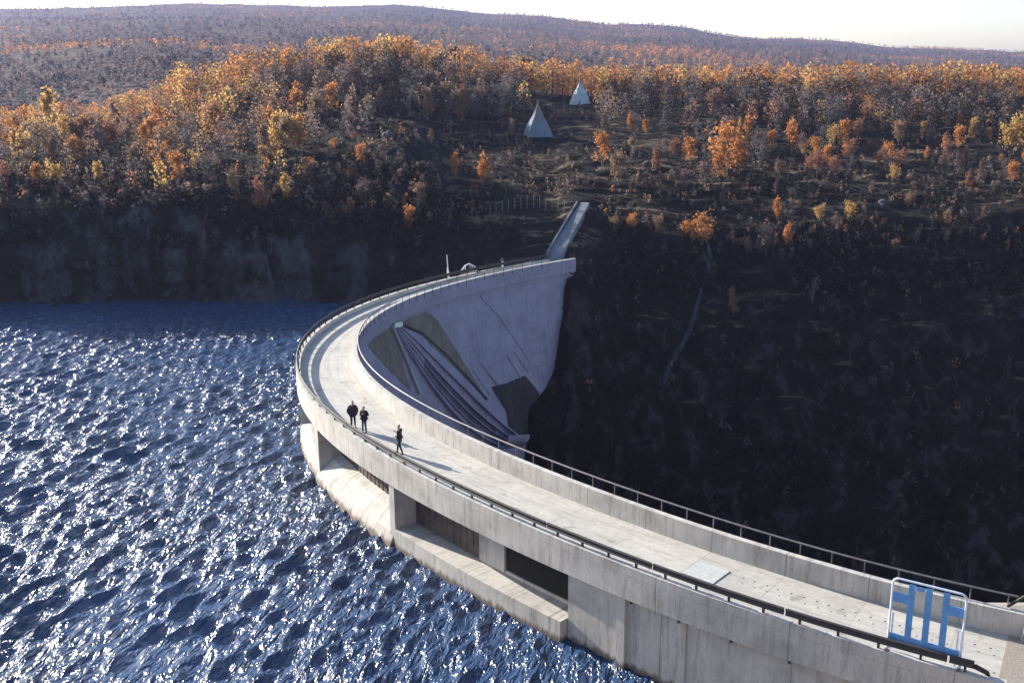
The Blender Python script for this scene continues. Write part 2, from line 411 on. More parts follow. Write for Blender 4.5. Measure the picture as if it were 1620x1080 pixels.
# solid upstream wall near the right bank, and the wall below the bays
dsweep('upstream_wall', [(-.55, -1.352), (-.55, -13), (-3.88, -13), (-3.88, -1.155), (-.352, -1.155), (-.352, -1.352)], 3.997, T1+.03, M['conc'], dam)
for t, dd in ((4.066, .028), (4.14, .012)):
    dsweep('buttress', [(-.30 if dd > .02 else -.42, -1.56), (-.28 if dd > .02 else -.42, -12), (-.548, -12), (-.548, -1.56)], t, t+dd*.35, M['conc'], dam, n=3)
for i in range(4):
    x = 4.08 + i*.055
    b = MB(); c = arcP(x, -.55, -1.75 - .0*i)
    b.tube([c, c + (arcP(x, -.47, -1.75) - arcP(x, -.55, -1.75))], .07, 8); damchild(b.build('anchor_cap', M['gatebrown'], dam))
# spillway bays under the deck
piers = [2.55, 2.76, 2.98, 3.205, 3.432, 3.686]
dsweep('sill', [(-.02, -4.15), (-.02, -13), (-3.88, -13), (-3.88, -4.1)], 3.694, 3.996, M['conc'], dam)
for a, b in zip(piers[:-1], piers[1:]):
    dsweep('spillway_crest', [(-3.88, -3.3), (-2.3, -3.35), (-1.1, -3.75), (-.15, -4.55), (.22, -5.5), (.3, -13), (-3.88, -13)] if a > 3.4 else
           [(-3.88, -4.5), (-.9, -4.6), (-.2, -4.9), (.02, -5.3), (.05, -13), (-3.88, -13)], a, b, M['conc'], dam)
for t in piers:
    hw = .008 if t < 3.6 else .006
    dsweep('pier', [(-.10, -1.352), (-.10, -13), (-3.87, -13), (-3.87, -1.152), (-.354, -1.152), (-.354, -1.352)], t-hw, t+hw, M['conc'], dam, n=3)
def gate(a, b, z0, off=-2.75):
    g = dsweep('spillway_gate', [(off, -1.155), (off, z0), (off-.12, z0), (off-.12, -1.155)], a, b, M['gatebrown'], dam)
    b_ = MB()
    for s in np.arange(s_of_t(a)+.3, s_of_t(b)-.1, .62):
        t = t_of_s(s); P = arcP(t, off, 0); Q = arcP(t, off+.025, 0); d = (Q-P).normalized(); e = Vector((-d.y, d.x, 0))*.05
        V = [P-e, P+e, Q+e, Q-e]; V = [Vector((v.x, v.y, z)) for z in (z0+.02, -1.16) for v in V]
        b_.add(V, [(0, 1, 2, 3), (7, 6, 5, 4), (0, 4, 5, 1), (1, 5, 6, 2), (2, 6, 7, 3), (3, 7, 4, 0)])
    r = b_.build('rib', M['gatebrown'], g); r['label'] = 'vertical stiffening ribs of the rusty gate'
for a, b in zip(piers[:-1], piers[1:]): gate(a+.01, b-.01, -3.62 if a > 3.4 else -4.55, -1.7 if a > 3.4 else -1.3)
gate(3.694, 3.828, -4.04, -1.55)
dsweep('bay_wall', [(-1.5, -1.155), (-1.5, -4.1), (-1.9, -4.1), (-1.9, -1.155)], 3.83, 3.876, M['conc'], dam)
dsweep('dark_opening_panel', [(-1.58, -1.155), (-1.58, -3.88), (-1.8, -3.88), (-1.8, -1.155)], 3.878, 3.996, M['void'], dam)  # flat black panel painting the darkness of a deep opening
dsweep('bay_step', [(-1.5, -3.9), (-1.5, -4.1), (-1.9, -4.08), (-1.9, -3.9)], 3.878, 3.996, M['conc'], dam)

# --- relief on the downstream face (positions found on the battered surface)
def face_hit(px, py):
    T = np.linspace(2.0, 3.6, 1200); d = ray(px, py); prev = None
    for s in np.linspace(70, 150, 1400):
        P = d*s + np.array([0, 0, CAMH]); off = -4.82 if P[2] > -.45 else W(-P[2])
        x, y = arc(T, off); dd = (x-P[0])**2 + (y-P[1])**2; i = min(max(int(dd.argmin()), 1), 1198)
        sg = (P[0]-x[i])*(y[i+1]-y[i-1]) - (P[1]-y[i])*(x[i+1]-x[i-1])
        if prev is not None and sg > 0 > prev: return T[i], min(P[2], -.5)
        prev = sg
    return T[i], P[2]
def fP(t, z, lift=0): return arcP(t, W(-z) - lift, z)
def facepanel(name, pts, mat, lift=.03, parent=dam):
    tz = [face_hit(*p) for p in pts]; n = 10
    bm = bmesh.new(); vs = []
    # dense outline so the panel follows the curve, filled with a grid clip
    T = [q[0] for q in tz]; Z = [q[1] for q in tz]
    import itertools
    N = 110; gt = np.linspace(min(T), max(T), N); gz = np.linspace(min(Z), max(Z), N)
    vid = {}
    def inside(t, z):
        c = False; j = len(T)-1
        for i in range(len(T)):
            if (Z[i] > z) != (Z[j] > z) and t < (T[j]-T[i])*(z-Z[i])/(Z[j]-Z[i]) + T[i]: c = not c
            j = i
        return c
    V = []; F = []
    for i in range(N-1):
        for j in range(N-1):
            if inside((gt[i]+gt[i+1])/2, (gz[j]+gz[j+1])/2):
                q = []
                for a, b in ((i, j), (i+1, j), (i+1, j+1), (i, j+1)):
                    if (a, b) not in vid: vid[a, b] = len(V); V.append(fP(gt[a], gz[b], lift))
                    q.append(vid[a, b])
                F.append(tuple(q))
    o = mesh(name, V, F, mat, parent, True)
    bm = bmesh.new(); bm.from_mesh(o.data)
    bmesh.ops.recalc_face_normals(bm, faces=bm.faces[:])
    r = bmesh.ops.extrude_face_region(bm, geom=bm.faces[:])
    inn = [fP(0, 0)]; cen = Vector((ccx, ccy, 0))
    for v in r['geom']:
        if isinstance(v, bmesh.types.BMVert):
            d = (v.co - cen); d.z = 0; v.co += d.normalized()*(lift+.25)
    bmesh.ops.recalc_face_normals(bm, faces=bm.faces[:])
    bm.to_mesh(o.data); bm.free()
    return damchild(o)
def faceribbon(name, pts, wd, mat, lift, depth=.3):
    tz = [face_hit(*p) for p in pts]; P = []
    for (a, b) in zip(tz[:-1], tz[1:]):
        for k in range(8): P.append((a[0]+(b[0]-a[0])*k/8, a[1]+(b[1]-a[1])*k/8))
    P.append(tz[-1]); V = []; F = []
    for i, (t, z) in enumerate(P):
        q = P[min(i+1, len(P)-1)]; r = P[max(i-1, 0)]
        d = fP(*q) - fP(*r); d.normalize(); c = fP(t, z); nrm = (fP(t, z, 1) - c).normalized(); sd = d.cross(nrm)*(wd/2)
        V += [c - sd - nrm*depth, c - sd + nrm*lift, c + sd + nrm*lift, c + sd - nrm*depth]
    for i in range(len(P)-1):
        for j in range(4): a = i*4+j; b = i*4+(j+1) % 4; F.append((a, a+4, b+4, b))
    F.append((0, 1, 2, 3)); F.append(tuple(len(V)-4+j for j in (3, 2, 1, 0)))
    return damchild(mesh(name, V, F, mat, dam))
o = facepanel('outlet_shade_panel', [(581, 546), (600, 526), (616, 514), (632, 560), (650, 618), (620, 590), (598, 566)], M['tan'], .05)  # raised flat panel; the recess shade is only its tan colour
o['label'] = 'tan triangular panel painting the shaded outlet recess at the crown of the dam'
o = facepanel('outlet_shade_panel', [(632, 507), (652, 494), (673, 485), (690, 505), (720, 552), (764, 622), (742, 604), (700, 562), (660, 524)], M['tan'], .05)
o['label'] = 'long tan panel painting the shaded outlet recess right of the chute'
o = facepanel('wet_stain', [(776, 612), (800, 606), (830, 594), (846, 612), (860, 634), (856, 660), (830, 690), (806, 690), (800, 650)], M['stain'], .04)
faceribbon('joint', [(757, 455), (790, 502), (830, 560), (838, 575)], .07, M['chutefloor'], .02)
for a in [[(800, 560), (822, 596)], [(812, 556), (836, 590)], [(760, 575), (785, 610)], [(747, 585), (775, 625)], [(772, 590), (790, 612)]]:
    faceribbon('leak_streak', a, .11, M['chutefloor'], .02)
# chute: cross profile lofted between its two edges
Lp = [(622, 516), (650, 566), (680, 612), (708, 648), (736, 676), (764, 694), (792, 706)]
Rp = [(630, 513), (660, 540), (692, 572), (724, 604), (752, 632), (780, 658), (809, 684)]
Lt = [face_hit(*p) for p in Lp]; Rt = [face_hit(*p) for p in Rp]
def interp_tz(L, k):
    i = min(int(k*(len(L)-1)), len(L)-2); f = k*(len(L)-1) - i
    return L[i][0] + (L[i+1][0]-L[i][0])*f, L[i][1] + (L[i+1][1]-L[i][1])*f
prof2 = [(0, -.4), (0, 1), (.05, 1), (.055, .25), (.19, .25), (.195, .75), (.22, .75), (.225, .2), (.42, .2), (.425, .7), (.455, .7), (.46, .15), (.64, .15), (.645, .72), (.68, .72), (.685, .3), (.92, .3), (.925, 1.05), (1, 1.05), (1, -.4)]
NK = 40; V = []; F = []; MI = []
for i in range(NK+1):
    k = i/NK; a = interp_tz(Lt, k); b = interp_tz(Rt, k); hh = (.15 + .55*min(1, k*1.6))
    if k > .9: hh += (k-.9)*4
    for (q, e) in prof2:
        t = a[0] + (b[0]-a[0])*q; z = a[1] + (b[1]-a[1])*q
        V.append(fP(t, z, e*hh))
m2 = len(prof2)
for i in range(NK):
    for j in range(m2-1):
        a = i*m2+j; F.append((a, a+1, a+1+m2, a+m2)); MI.append(1 if (prof2[j][1] == prof2[j+1][1] and prof2[j][1] < .24 and 9 < i < 36) else 0)
F.append(tuple(range(m2))); MI.append(0); F.append(tuple(NK*m2 + j for j in range(m2))); MI.append(0)
ch = damchild(mesh('spillway_chute', V, F, [M['face'], M['chutefloor']], dam, mi=MI)); ch['label'] = 'ribbed concrete spillway chute running down the face'
faceribbon('training_wall', [(617, 514), (638, 565), (661, 622)], .28, M['band'], .35)
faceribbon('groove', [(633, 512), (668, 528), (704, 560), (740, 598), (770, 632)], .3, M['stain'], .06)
b = MB(); c = fP(*face_hit(622, 511), .5); b.box((-.42, -.2, -.3), (.42, .2, .1), 0, .6, c); damchild(b.build('chute_cap', M['white'], dam))
# flip bucket at the foot of the chute
b = MB()
p0 = fP(*face_hit(772, 692), .8); p1 = fP(*face_hit(806, 690), .8); nrm = (fP(2.5, -15, 1) - fP(2.5, -15)).normalized(); up = Vector((0, 0, 1)); ax = (p1-p0)
for i in range(7):
    a0, a1 = i*.22, (i+1)*.22
    f = lambda a: nrm*(2.2*math.sin(a)) + up*(-1.8*math.cos(a)+1.0)
    V = [p0+f(a0), p1+f(a0), p1+f(a1), p0+f(a1)]; V2 = [v - nrm*.3 - up*.35 for v in V]
    b.add(V+V2, [(0, 1, 2, 3), (7, 6, 5, 4), (0, 4, 5, 1), (2, 6, 7, 3), (1, 5, 6, 2), (0, 3, 7, 4)])
damchild(b.build('flip_bucket', M['face'], dam))

# ------------------------------------------------------------------ railings
gr = empty('guardrail', arcP(4.38, -.2, .35)); tag(gr, 'steel beam guardrail on short posts along the reservoir edge of the dam', 'guardrail')
def child(o, par):
    o.matrix_parent_inverse = Matrix.Translation(-par.location); return o
S0, S1 = s_of_t(T0)+.3, s_of_t(4.388)
SEG = 6.5; bs = s_of_t(4.1092)
cuts = sorted([bs + SEG*k for k in range(-30, 10) if S0 < bs + SEG*k < S1-.5] + [S0, S1])
for a, b in zip(cuts[:-1], cuts[1:]):
    prof = [(-.10, .93), (-.06, .89), (-.11, .80), (-.11, .74), (-.06, .65), (-.10, .61), (-.16, .61), (-.13, .65), (-.18, .74), (-.18, .80), (-.13, .89), (-.16, .93)]
    child(sweep('rail', prof, t_of_s(a+.04), t_of_s(b-.04), M['railgrey'], gr, n=max(3, int((b-a)/1.0))), gr)
k = 0; s = S1-.35
while s > S0:
    t = t_of_s(s); P = arcP(t, -.22, 0); Q = arcP(t, -.22+.01, 0); ang = math.atan2(Q.y-P.y, Q.x-P.x)
    m = MB(); m.box((-.05, -.045, .352), (.045, .045, .84), 0, ang, P); child(m.build('post', M['railgrey'], gr), gr)
    s -= 1.62
# bent rail end
m = MB(); P = arcP(4.388, -.12, .72); Q = arcP(4.396, -.35, .45); Q2 = arcP(4.399, -.5, .02)
m.tube([P, Q, Q2], [.11, .1, .08], 8); child(m.build('rail_end', M['darksteel'], gr), gr)

hr = empty('handrail', arcP(4.3, -4.9, 1.09)); tag(hr, 'thin steel handrail on slim posts above the gorge side parapet', 'handrail')
SA, SB = s_of_t(2.3), s_of_t(4.41); ncut = 10
for i in range(ncut):
    a, b = SA + (SB-SA)*i/ncut, SA + (SB-SA)*(i+1)/ncut
    for z, r in ((1.62, .05),):
        pts = [arcP(t_of_s(v), -4.93, z) for v in np.linspace(a, b, 14)]
        m = MB(); m.tube(pts, r, 6); child(m.build('rail', M['galv'], hr), hr)
s = SB-.4
while s > SA:
    t = t_of_s(s); P = arcP(t, -4.90, 0); m = MB(); m.tube([(P.x, P.y, .6), (P.x, P.y, 1.6)], .03, 6)
    child(m.build('post', M['galv'], hr), hr); s -= 1.6

# ------------------------------------------------------------------ terrain
def columns(cols, rows_n, smooth, pxs):
    """cols: {px: [(D, row) or (D, None, z)]} -> arrays D,z for each px in pxs and rows_n samples"""
    keys = sorted(cols); m = len(cols[keys[0]])
    TD = np.zeros((len(keys), m)); TZ = np.zeros((len(keys), m))
    for i, k in enumerate(keys):
        for j, c in enumerate(cols[k]):
            TD[i, j] = c[0]; TZ[i, j] = c[2] if len(c) == 3 else atD(k, c[1], c[0])[2]
    xs = np.array(keys, float)
    D = np.zeros((len(pxs), m)); Z = np.zeros((len(pxs), m))
    idx = np.clip(np.searchsorted(xs, pxs, 'right')-1, 0, len(xs)-2)
    f = np.clip((pxs - xs[idx])/(xs[idx+1]-xs[idx]), 0, 1); f = f*f*(3-2*f)
    for j in range(m):
        D[:, j] = TD[idx, j]*(1-f) + TD[idx+1, j]*f; Z[:, j] = TZ[idx, j]*(1-f) + TZ[idx+1, j]*f
    seg = np.array(smooth, float); cum = np.concatenate([[0], np.cumsum(seg)]); q = np.linspace(0, cum[-1], rows_n)
    OD = np.array([np.interp(q, cum, D[i]) for i in range(len(pxs))]); OZ = np.array([np.interp(q, cum, Z[i]) for i in range(len(pxs))])
    for _ in range(5):
        OD[:, 1:-1] = (OD[:, :-2] + 2*OD[:, 1:-1] + OD[:, 2:])/4; OZ[:, 1:-1] = (OZ[:, :-2] + 2*OZ[:, 1:-1] + OZ[:, 2:])/4
    return OD, OZ, np.interp(q, cum, np.arange(m))
N_ = None
near = {
 -700: [(122, N_, -16), (124, N_, -9), (125, N_, -5.3), (127, N_, 1.5), (131, N_, 6.5), (146, N_, 9), (180, N_, 9.5), (212, 205), (250, N_, 4), (420, N_, -12)],
 0:   [(122, N_, -16), (124, N_, -9), (125.5, N_, -5.3), (127, N_, 1.2), (131, 315), (146, 266), (178, 232), (212, 208), (250, N_, 4), (420, N_, -12)],
 200: [(122, N_, -16), (124, N_, -9), (125, N_, -5.3), (127, N_, 1.2), (131, 312), (146, 258), (178, 220), (212, 196), (250, N_, 6), (420, N_, -12)],
 350: [(121, N_, -16), (123, N_, -9), (124.5, N_, -5.3), (127, N_, 1), (132, 318), (148, 262), (180, 205), (215, 150), (255, N_, 11), (420, N_, -5)],
 450: [(120, N_, -16), (122, N_, -9), (124, N_, -5.3), (127, N_, 0), (133, 325), (149, 262), (180, 205), (222, 128), (262, N_, 14), (420, N_, 0)],
 560: [(116, N_, -16), (120, N_, -9), (124, N_, -5.3), (129, N_, 0), (137, 310), (148, 235), (165, 215), (228, 110), (265, N_, 17), (420, N_, 5)],
 640: [(116, N_, -16), (120, N_, -9), (124, N_, -5.3), (129, N_, 0), (137, 320), (149, 225), (165, 212), (230, 106), (265, N_, 17), (420, N_, 5)],
 720: [(114, N_, -16), (118, N_, -9), (122, N_, -5.3), (128, N_, -1), (136, 345), (150, 288), (175, 222), (232, 112), (265, N_, 17), (420, N_, 5)],
 800: [(112, N_, -16), (116, N_, -9), (120, N_, -5.3), (125, N_, -1), (133, 355), (150, 290), (178, 212), (232, 132), (265, N_, 15), (420, N_, 5)],
 870: [(106, N_, -40), (109, N_, -20), (115.5, N_, -12), (122, N_, -1.5), (134, 350), (150, 300), (178, 215), (228, 150), (265, N_, 14), (420, N_, 5)],
 900: [(100, N_, -60), (107, N_, -32), (113.2, N_, -14), (118.4, N_, -1.2), (134, 340), (150, 290), (178, 212), (226, 154), (265, N_, 14), (420, N_, 5)],
 1000: [(92, N_, -70), (103, N_, -38), (112, N_, -20), (120, N_, -7), (133, 368), (150, 295), (178, 218), (225, 154), (265, N_, 13), (420, N_, 5)],
 1150: [(88, N_, -70), (101, N_, -38), (112, N_, -21), (122, N_, -9), (136, 372), (151, 300), (178, 222), (225, 155), (265, N_, 13), (420, N_, 5)],
 1400: [(86, N_, -70), (100, N_, -38), (112, N_, -21), (124, N_, -9), (139, 340), (152, 296), (180, 230), (225, 158), (265, N_, 13), (420, N_, 5)],
 1620: [(86, N_, -70), (100, N_, -38), (112, N_, -21), (124, N_, -9), (140, 330), (152, 292), (180, 232), (225, 160), (265, N_, 13), (420, N_, 5)],
 2300: [(86, N_, -70), (100, N_, -38), (112, N_, -21), (124, N_, -9), (140, N_, 2), (152, N_, 6), (180, N_, 10), (225, N_, 15), (265, N_, 13), (420, N_, 5)]}
PX = np.linspace(-700, 2300, 640)
TD, TZ, PR = columns(near, 300, [8, 30, 30, 42, 50, 40, 40, 18, 14], PX)
UU = np.array([ray(p, 540)[0]/ray(p, 540)[1] for p in PX])
X = UU[:, None]*TD; Y = TD.copy(); Z = TZ.copy()
rocky = np.clip(1-np.abs(PR-2.2)/2.4, 0, 1)[None, :]
steep = fbm(X*.11, Y*.05, Z*.05, 3, 5, .55); f2 = fbm(X*.5, Y*.5, Z*.35, 9, 4, .55)
rid = 1-np.abs(fbm(X*.09, Y*.03, Z*.02, 23, 4)); ledg = fbm(X*.05, Y*.12, Z*.5, 41, 4)
damp = np.clip(np.abs(PX-880)/110, .25, 1)[:, None]
Z = Z + fbm(X*.045, 0*X, 0*X, 83, 4)*5.5*np.exp(-((PR-4.2)/1.1)**2)[None, :]*damp*(PX < 700)[:, None]
vf = fbm(X*1.1, Y*1.1, Z*.8, 61, 4, .6); crag = 1-np.abs(fbm(X*.32, Y*.2, Z*.12, 67, 4))*2
Y = Y + (crag*1.1 + vf*.55 + steep*3.0 + f2*.9 + (rid-.75)*3.5 + ledg*2.0)*rocky*damp
Z = Z + fbm(X*.05, Y*.07, 0*X, 31, 5)*1.4*(1-rocky)*np.clip(PR-3, 0, 1)[None, :] + f2*.5*(.4+rocky)*damp + np.abs(fbm(X*.2, Y*.35, 0*X, 77, 4))*.9*(1-rocky)
n1, n2 = X.shape; V = np.stack([X, Y, Z], -1).reshape(-1, 3)
idx = np.arange(n1*n2).reshape(n1, n2); F = np.stack([idx[:-1, :-1], idx[1:, :-1], idx[1:, 1:], idx[:-1, 1:]], -1).reshape(-1, 4)
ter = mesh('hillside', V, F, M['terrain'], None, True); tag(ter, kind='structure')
BT = BVHTree.FromPolygons([tuple(v) for v in V], F.tolist())
far = {
 -900: [(255, N_, -25), (330, N_, -14), (450, 172), (760, 92), (900, 80), (1350, 50), (2300, 30), (3000, N_, 60)],
 0:   [(255, N_, -25), (330, N_, -14), (450, 172), (760, 92), (900, 74), (1350, 45), (2300, 16), (3000, N_, 60)],
 130: [(255, N_, -25), (330, N_, -14), (450, 158), (720, 82), (860, 72), (1350, 40), (2300, 13), (3000, N_, 60)],
 280: [(255, N_, -25), (330, N_, -10), (430, 132), (700, 76), (900, 66), (1350, 34), (2300, 7), (3000, N_, 60)],
 440: [(255, N_, -15), (330, N_, -5), (430, 128), (700, 92), (900, 66), (1350, 36), (2300, 6), (3000, N_, 60)],
 600: [(255, N_, -5), (330, N_, 5), (430, 122), (700, 90), (900, 66), (1350, 40), (2300, 9), (3000, N_, 60)],
 810: [(255, N_, -5), (330, N_, 5), (430, 122), (700, 100), (900, 78), (1350, 52), (2300, 22), (3000, N_, 60)],
 1000: [(255, N_, -5), (330, N_, 5), (430, 130), (700, 112), (900, 92), (1350, 66), (2300, 40), (3000, N_, 40)],
 1200: [(255, N_, -5), (330, N_, 5), (430, 136), (700, 122), (900, 106), (1350, 84), (2300, 60), (3000, N_, 20)],
 1400: [(255, N_, -5), (330, N_, 5), (430, 142), (700, 130), (900, 118), (1350, 98), (2300, 76), (3000, N_, 10)],
 1620: [(255, N_, -5), (330, N_, 5), (430, 146), (700, 134), (900, 122), (1350, 104), (2300, 86), (3000, N_, 0)],
 2400: [(255, N_, -5), (330, N_, 5), (430, N_, 10), (700, N_, 12), (900, N_, 16), (1350, N_, 20), (2300, N_, 40), (3000, N_, 0)]}
PXf = np.linspace(-900, 2400, 300)
FD, FZ, FR = columns(far, 200, [8, 12, 34, 20, 34, 44, 10], PXf)
Uf = np.array([ray(p, 540)[0]/ray(p, 540)[1] for p in PXf]); Xf = Uf[:, None]*FD
FZ = FZ + fbm(Xf*.006, FD*.006, 0*Xf, 51, 5)*FD*.0035 + fbm(Xf*.03, FD*.03, 0*Xf, 57, 4)*FD*.0012
n1, n2 = Xf.shape; Vf = np.stack([Xf, FD, FZ], -1).reshape(-1, 3); idx = np.arange(n1*n2).reshape(n1, n2)
Ff = np.stack([idx[:-1, :-1], idx[1:, :-1], idx[1:, 1:], idx[:-1, 1:]], -1).reshape(-1, 4)
tag(mesh('hills', Vf, Ff, M['far'], None, True), kind='structure')
BF = BVHTree.FromPolygons([tuple(v) for v in Vf], Ff.tolist())
def ground_px(px, py):
    d = Vector(ray(px, py)).normalized(); h = BT.ray_cast(Vector((0, 0, CAMH)), d)
    return h[0]
def ground_xy(x, y, bv=None):
    h = (bv or BT).ray_cast(Vector((x, y, 400)), Vector((0, 0, -1))); return h[0]

# near bank at the right end of the dam
xs = np.concatenate([np.linspace(-120, 10, 40), np.linspace(10.5, 40, 90), np.linspace(42, 140, 30)]); ys = np.concatenate([np.linspace(-40, 18, 20), np.linspace(18.5, 46, 80), np.linspace(48, 70, 12)])
Xn, Yn = np.meshgrid(xs, ys, indexing='ij')
zl = np.interp(18-Yn, [-40, -8, 0, 5, 20, 60], [-30, -13, -5.3, 0, 17, 21.2]); zr = np.interp(41.5-Yn, [-30, -4, 0, 7, 16, 42, 80], [-60, -9, -.12, -.02, 3, 21, 21.2])
bl = np.clip((Xn-17.6)/2.2, 0, 1); bl = bl*bl*(3-2*bl); Zn = zl*(1-bl) + zr*bl + fbm(Xn*.25, Yn*.25, 0*Xn, 5, 5)*np.where((Yn > 31) & (Yn < 41.5) & (Xn > 18), .05, .8)
n1, n2 = Xn.shape; idx = np.arange(n1*n2).reshape(n1, n2)
tag(mesh('near_bank', np.stack([Xn, Yn, Zn], -1).reshape(-1, 3), np.stack([idx[:-1, :-1], idx[1:, :-1], idx[1:, 1:], idx[:-1, 1:]], -1).reshape(-1, 4), M['gravel'], None, True), kind='structure')

# gorge floor
tag(mesh('gorge_floor', [(-5, 50, -58), (400, 20, -58), (400, 130, -58), (-5, 130, -58)], [(0, 1, 2, 3)], M['terrain']), kind='structure')

# ------------------------------------------------------------------ water
STEP = .21
xw = np.concatenate([np.linspace(-900, -90, 30), np.arange(-86, 20, STEP)]); yw = np.concatenate([np.linspace(-300, 20, 20), np.arange(23, 130, STEP)])
Xw, Yw = np.meshgrid(xw, yw, indexing='ij'); Zw = np.zeros_like(Xw); DX = np.zeros_like(Xw); DY = np.zeros_like(Xw)
wd = R_(166)
K = 60
gust = .85 + .6*fbm(Xw*.06, Yw*.03, 0*Xw, 91, 3)
for i in range(K):
    lam = 10**rng.uniform(math.log10(.5), math.log10(2.6)); th = wd + math.pi + rng.normal(0, .42); kk = 2*math.pi/lam
    a = .078*lam/(2*math.pi)*(1.3 if lam < 1.6 else .9); ph = rng.uniform(0, 6.28)
    arg = kk*(math.cos(th)*Xw + math.sin(th)*Yw) + ph
    Zw += a*np.cos(arg); DX -= .8*a*math.cos(th)*np.sin(arg); DY -= .8*a*math.sin(th)*np.sin(arg)
fade = np.clip((Xw+86)/6, 0, 1)*np.clip((Yw-23)/4, 0, 1)*gust
V = np.stack([Xw + DX*fade, Yw + DY*fade, WL + Zw*fade], -1).reshape(-1, 3)
n1, n2 = Xw.shape; idx = np.arange(n1*n2).reshape(n1, n2)
Fw = np.stack([idx[:-1, :-1], idx[1:, :-1], idx[1:, 1:], idx[:-1, 1:]], -1).reshape(-1, 4)
# the reservoir ends at the dam: drop everything on the gorge side of it
fc = np.stack([(Xw[:-1, :-1] + Xw[1:, 1:])/2, (Yw[:-1, :-1] + Yw[1:, 1:])/2], -1).reshape(-1, 2)
ax_, ay_ = arc(np.linspace(2.12, 4.44, 300), -1.6); order = np.argsort(np.arctan2(fc[:, 1]-ccy, fc[:, 0]-ccx)) if False else None
ang = np.arctan2(fc[:, 1]-ccy, fc[:, 0]-ccx) % (2*math.pi); ra_ = np.hypot(ax_-ccx, ay_-ccy); aa_ = np.arctan2(ay_-ccy, ax_-ccx) % (2*math.pi)
lim = np.interp(ang, aa_, ra_); inside_ = (ang > aa_[0]) & (ang < aa_[-1]) & (np.hypot(fc[:, 0]-ccx, fc[:, 1]-ccy) < lim)
inside_ |= (fc[:, 0] > 6.5) & (fc[:, 1] > 60); inside_ |= (fc[:, 0] > 10) & ((ang <= aa_[0]) | (ang >= aa_[-1])) & (fc[:, 1] > 40)
Fw = Fw[~inside_]
tag(mesh('water', V, Fw, M['water'], None, True), kind='structure')

# ------------------------------------------------------------------ far bank: ramp road, path, tepees, fence, mast
def strip(name, pts, wd, th, mat, kind='structure'):
    V = []; F = []
    for i, p in enumerate(pts):
        d = (pts[min(i+1, len(pts)-1)] - pts[max(i-1, 0)]); d.z = 0; d.normalize(); s = Vector((d.y, -d.x, 0))*(wd[i] if isinstance(wd, list) else wd)/2
        V += [p-s, p+s, p+s-Vector((0, 0, th)), p-s-Vector((0, 0, th))]
    for i in range(len(pts)-1):
        for j in range(4): a = i*4+j; b = i*4+(j+1) % 4; F.append((a, b, b+4, a+4))
    F.append((0, 1, 2, 3)); F.append(tuple(len(V)-4+j for j in (3, 2, 1, 0)))
    o = mesh(name, V, F, mat)
    bm = bmesh.new(); bm.from_mesh(o.data); bmesh.ops.recalc_face_normals(bm, faces=bm.faces[:]); bm.to_mesh(o.data); bm.free()
    if kind: tag(o, kind=kind)
    return o
ra = atz(877, 411, .3); rb = atD(925, 326, 147)
pts = []
for k in np.linspace(0, 1, 12):
    g = ground_px(877 + 48*k, 409 - 83*k)
    q = Vector(ra)*(1-k) + Vector(rb)*k
    pts.append(g if g is not None else q)
pts[0] = Vector(ra)
for _ in range(6):
    pts = [pts[0]] + [(pts[i-1] + pts[i]*2 + pts[i+1])/4 for i in range(1, len(pts)-1)] + [pts[-1]]
pts = [p + Vector((0, -.5*k, .55*k)) for p, k in zip(pts, [0] + [1]*11)]
ramp_o = strip('access_road', pts, [1.8 - .06*i for i in range(12)], 4.5, M['roadmat'])
kw = [p + Vector((-1.05, .0, .15)) for p in pts]
tag(strip('retaining_wall', kw, .2, 3.2, M['roadmat'], None), 'low grey retaining wall edging the steep access road at the far end of the dam', 'wall')
pp = [(1108, 366), (1118, 385), (1123, 408), (1118, 432), (1110, 455), (1103, 482), (1092, 520), (1075, 552), (1058, 580), (1048, 612)]
P = [ground_px(*q) for q in pp]; P = [p + Vector((0, -.12, .2)) for p in P if p]
PP = []
for a, b in zip(P[:-1], P[1:]):
    for k in range(4): PP.append(a.lerp(b, k/4))
PP2 = []
for p in PP:
    q = project(p); g = ground_px(*q); PP2.append((g or p) + Vector((0, -.15, .2)))
strip('footpath', PP2, .4, .5, M['pathmat'])

def tepee(px, py, wpx, hpx, label, dark):
    cv = M['canvas_pale'] if dark else M['canvas']
    g = ground_px(px, py); D = g.y; R0 = wpx*D/FPX/2; Hh = hpx*D/FPX
    root = empty('tepee', g); tag(root, label, 'tepee')
    n = 14; V = []; F = []
    for i, (k, rr) in enumerate(((0, 1), (.35, .68), (.7, .34), (1, .07))):
        for j in range(n):
            a = 2*math.pi*j/n; r = R0*rr*(1 + .04*(j % 2)) ; V.append((r*math.cos(a), r*math.sin(a), Hh*k - (.3 if i == 0 else 0)))
    for i in range(3):
        for j in range(n):
            if i == 0 and j == 10: continue
            a = i*n+j; b = i*n+(j+1) % n; F.append((a, b, b+n, a+n))
    c = mesh('canvas', V, F, cv, root)
    V2 = [V[10], V[11], V[11+n], V[10+n]]; mesh('door_flap', [Vector(v)*.985 for v in V2], [(0, 1, 2, 3)], cv, root)
    for j in range(8):
        a = 2*math.pi*j/8+.2; m = MB(); m.tube([(R0*.95*math.cos(a), R0*.95*math.sin(a), -.1), (-.09*R0*math.cos(a), -.09*R0*math.sin(a), Hh*1.2+.12*(j % 3))], .06, 5); m.build('pole', M['pole'], root)
tepee(851, 213, 48, 42, 'larger tepee above the dam, canvas coloured dim blue grey for shade', 0)
tepee(918, 163, 33, 34, 'smaller tepee, canvas coloured pale as if sunlit, at the edge of the orange wood', 1)

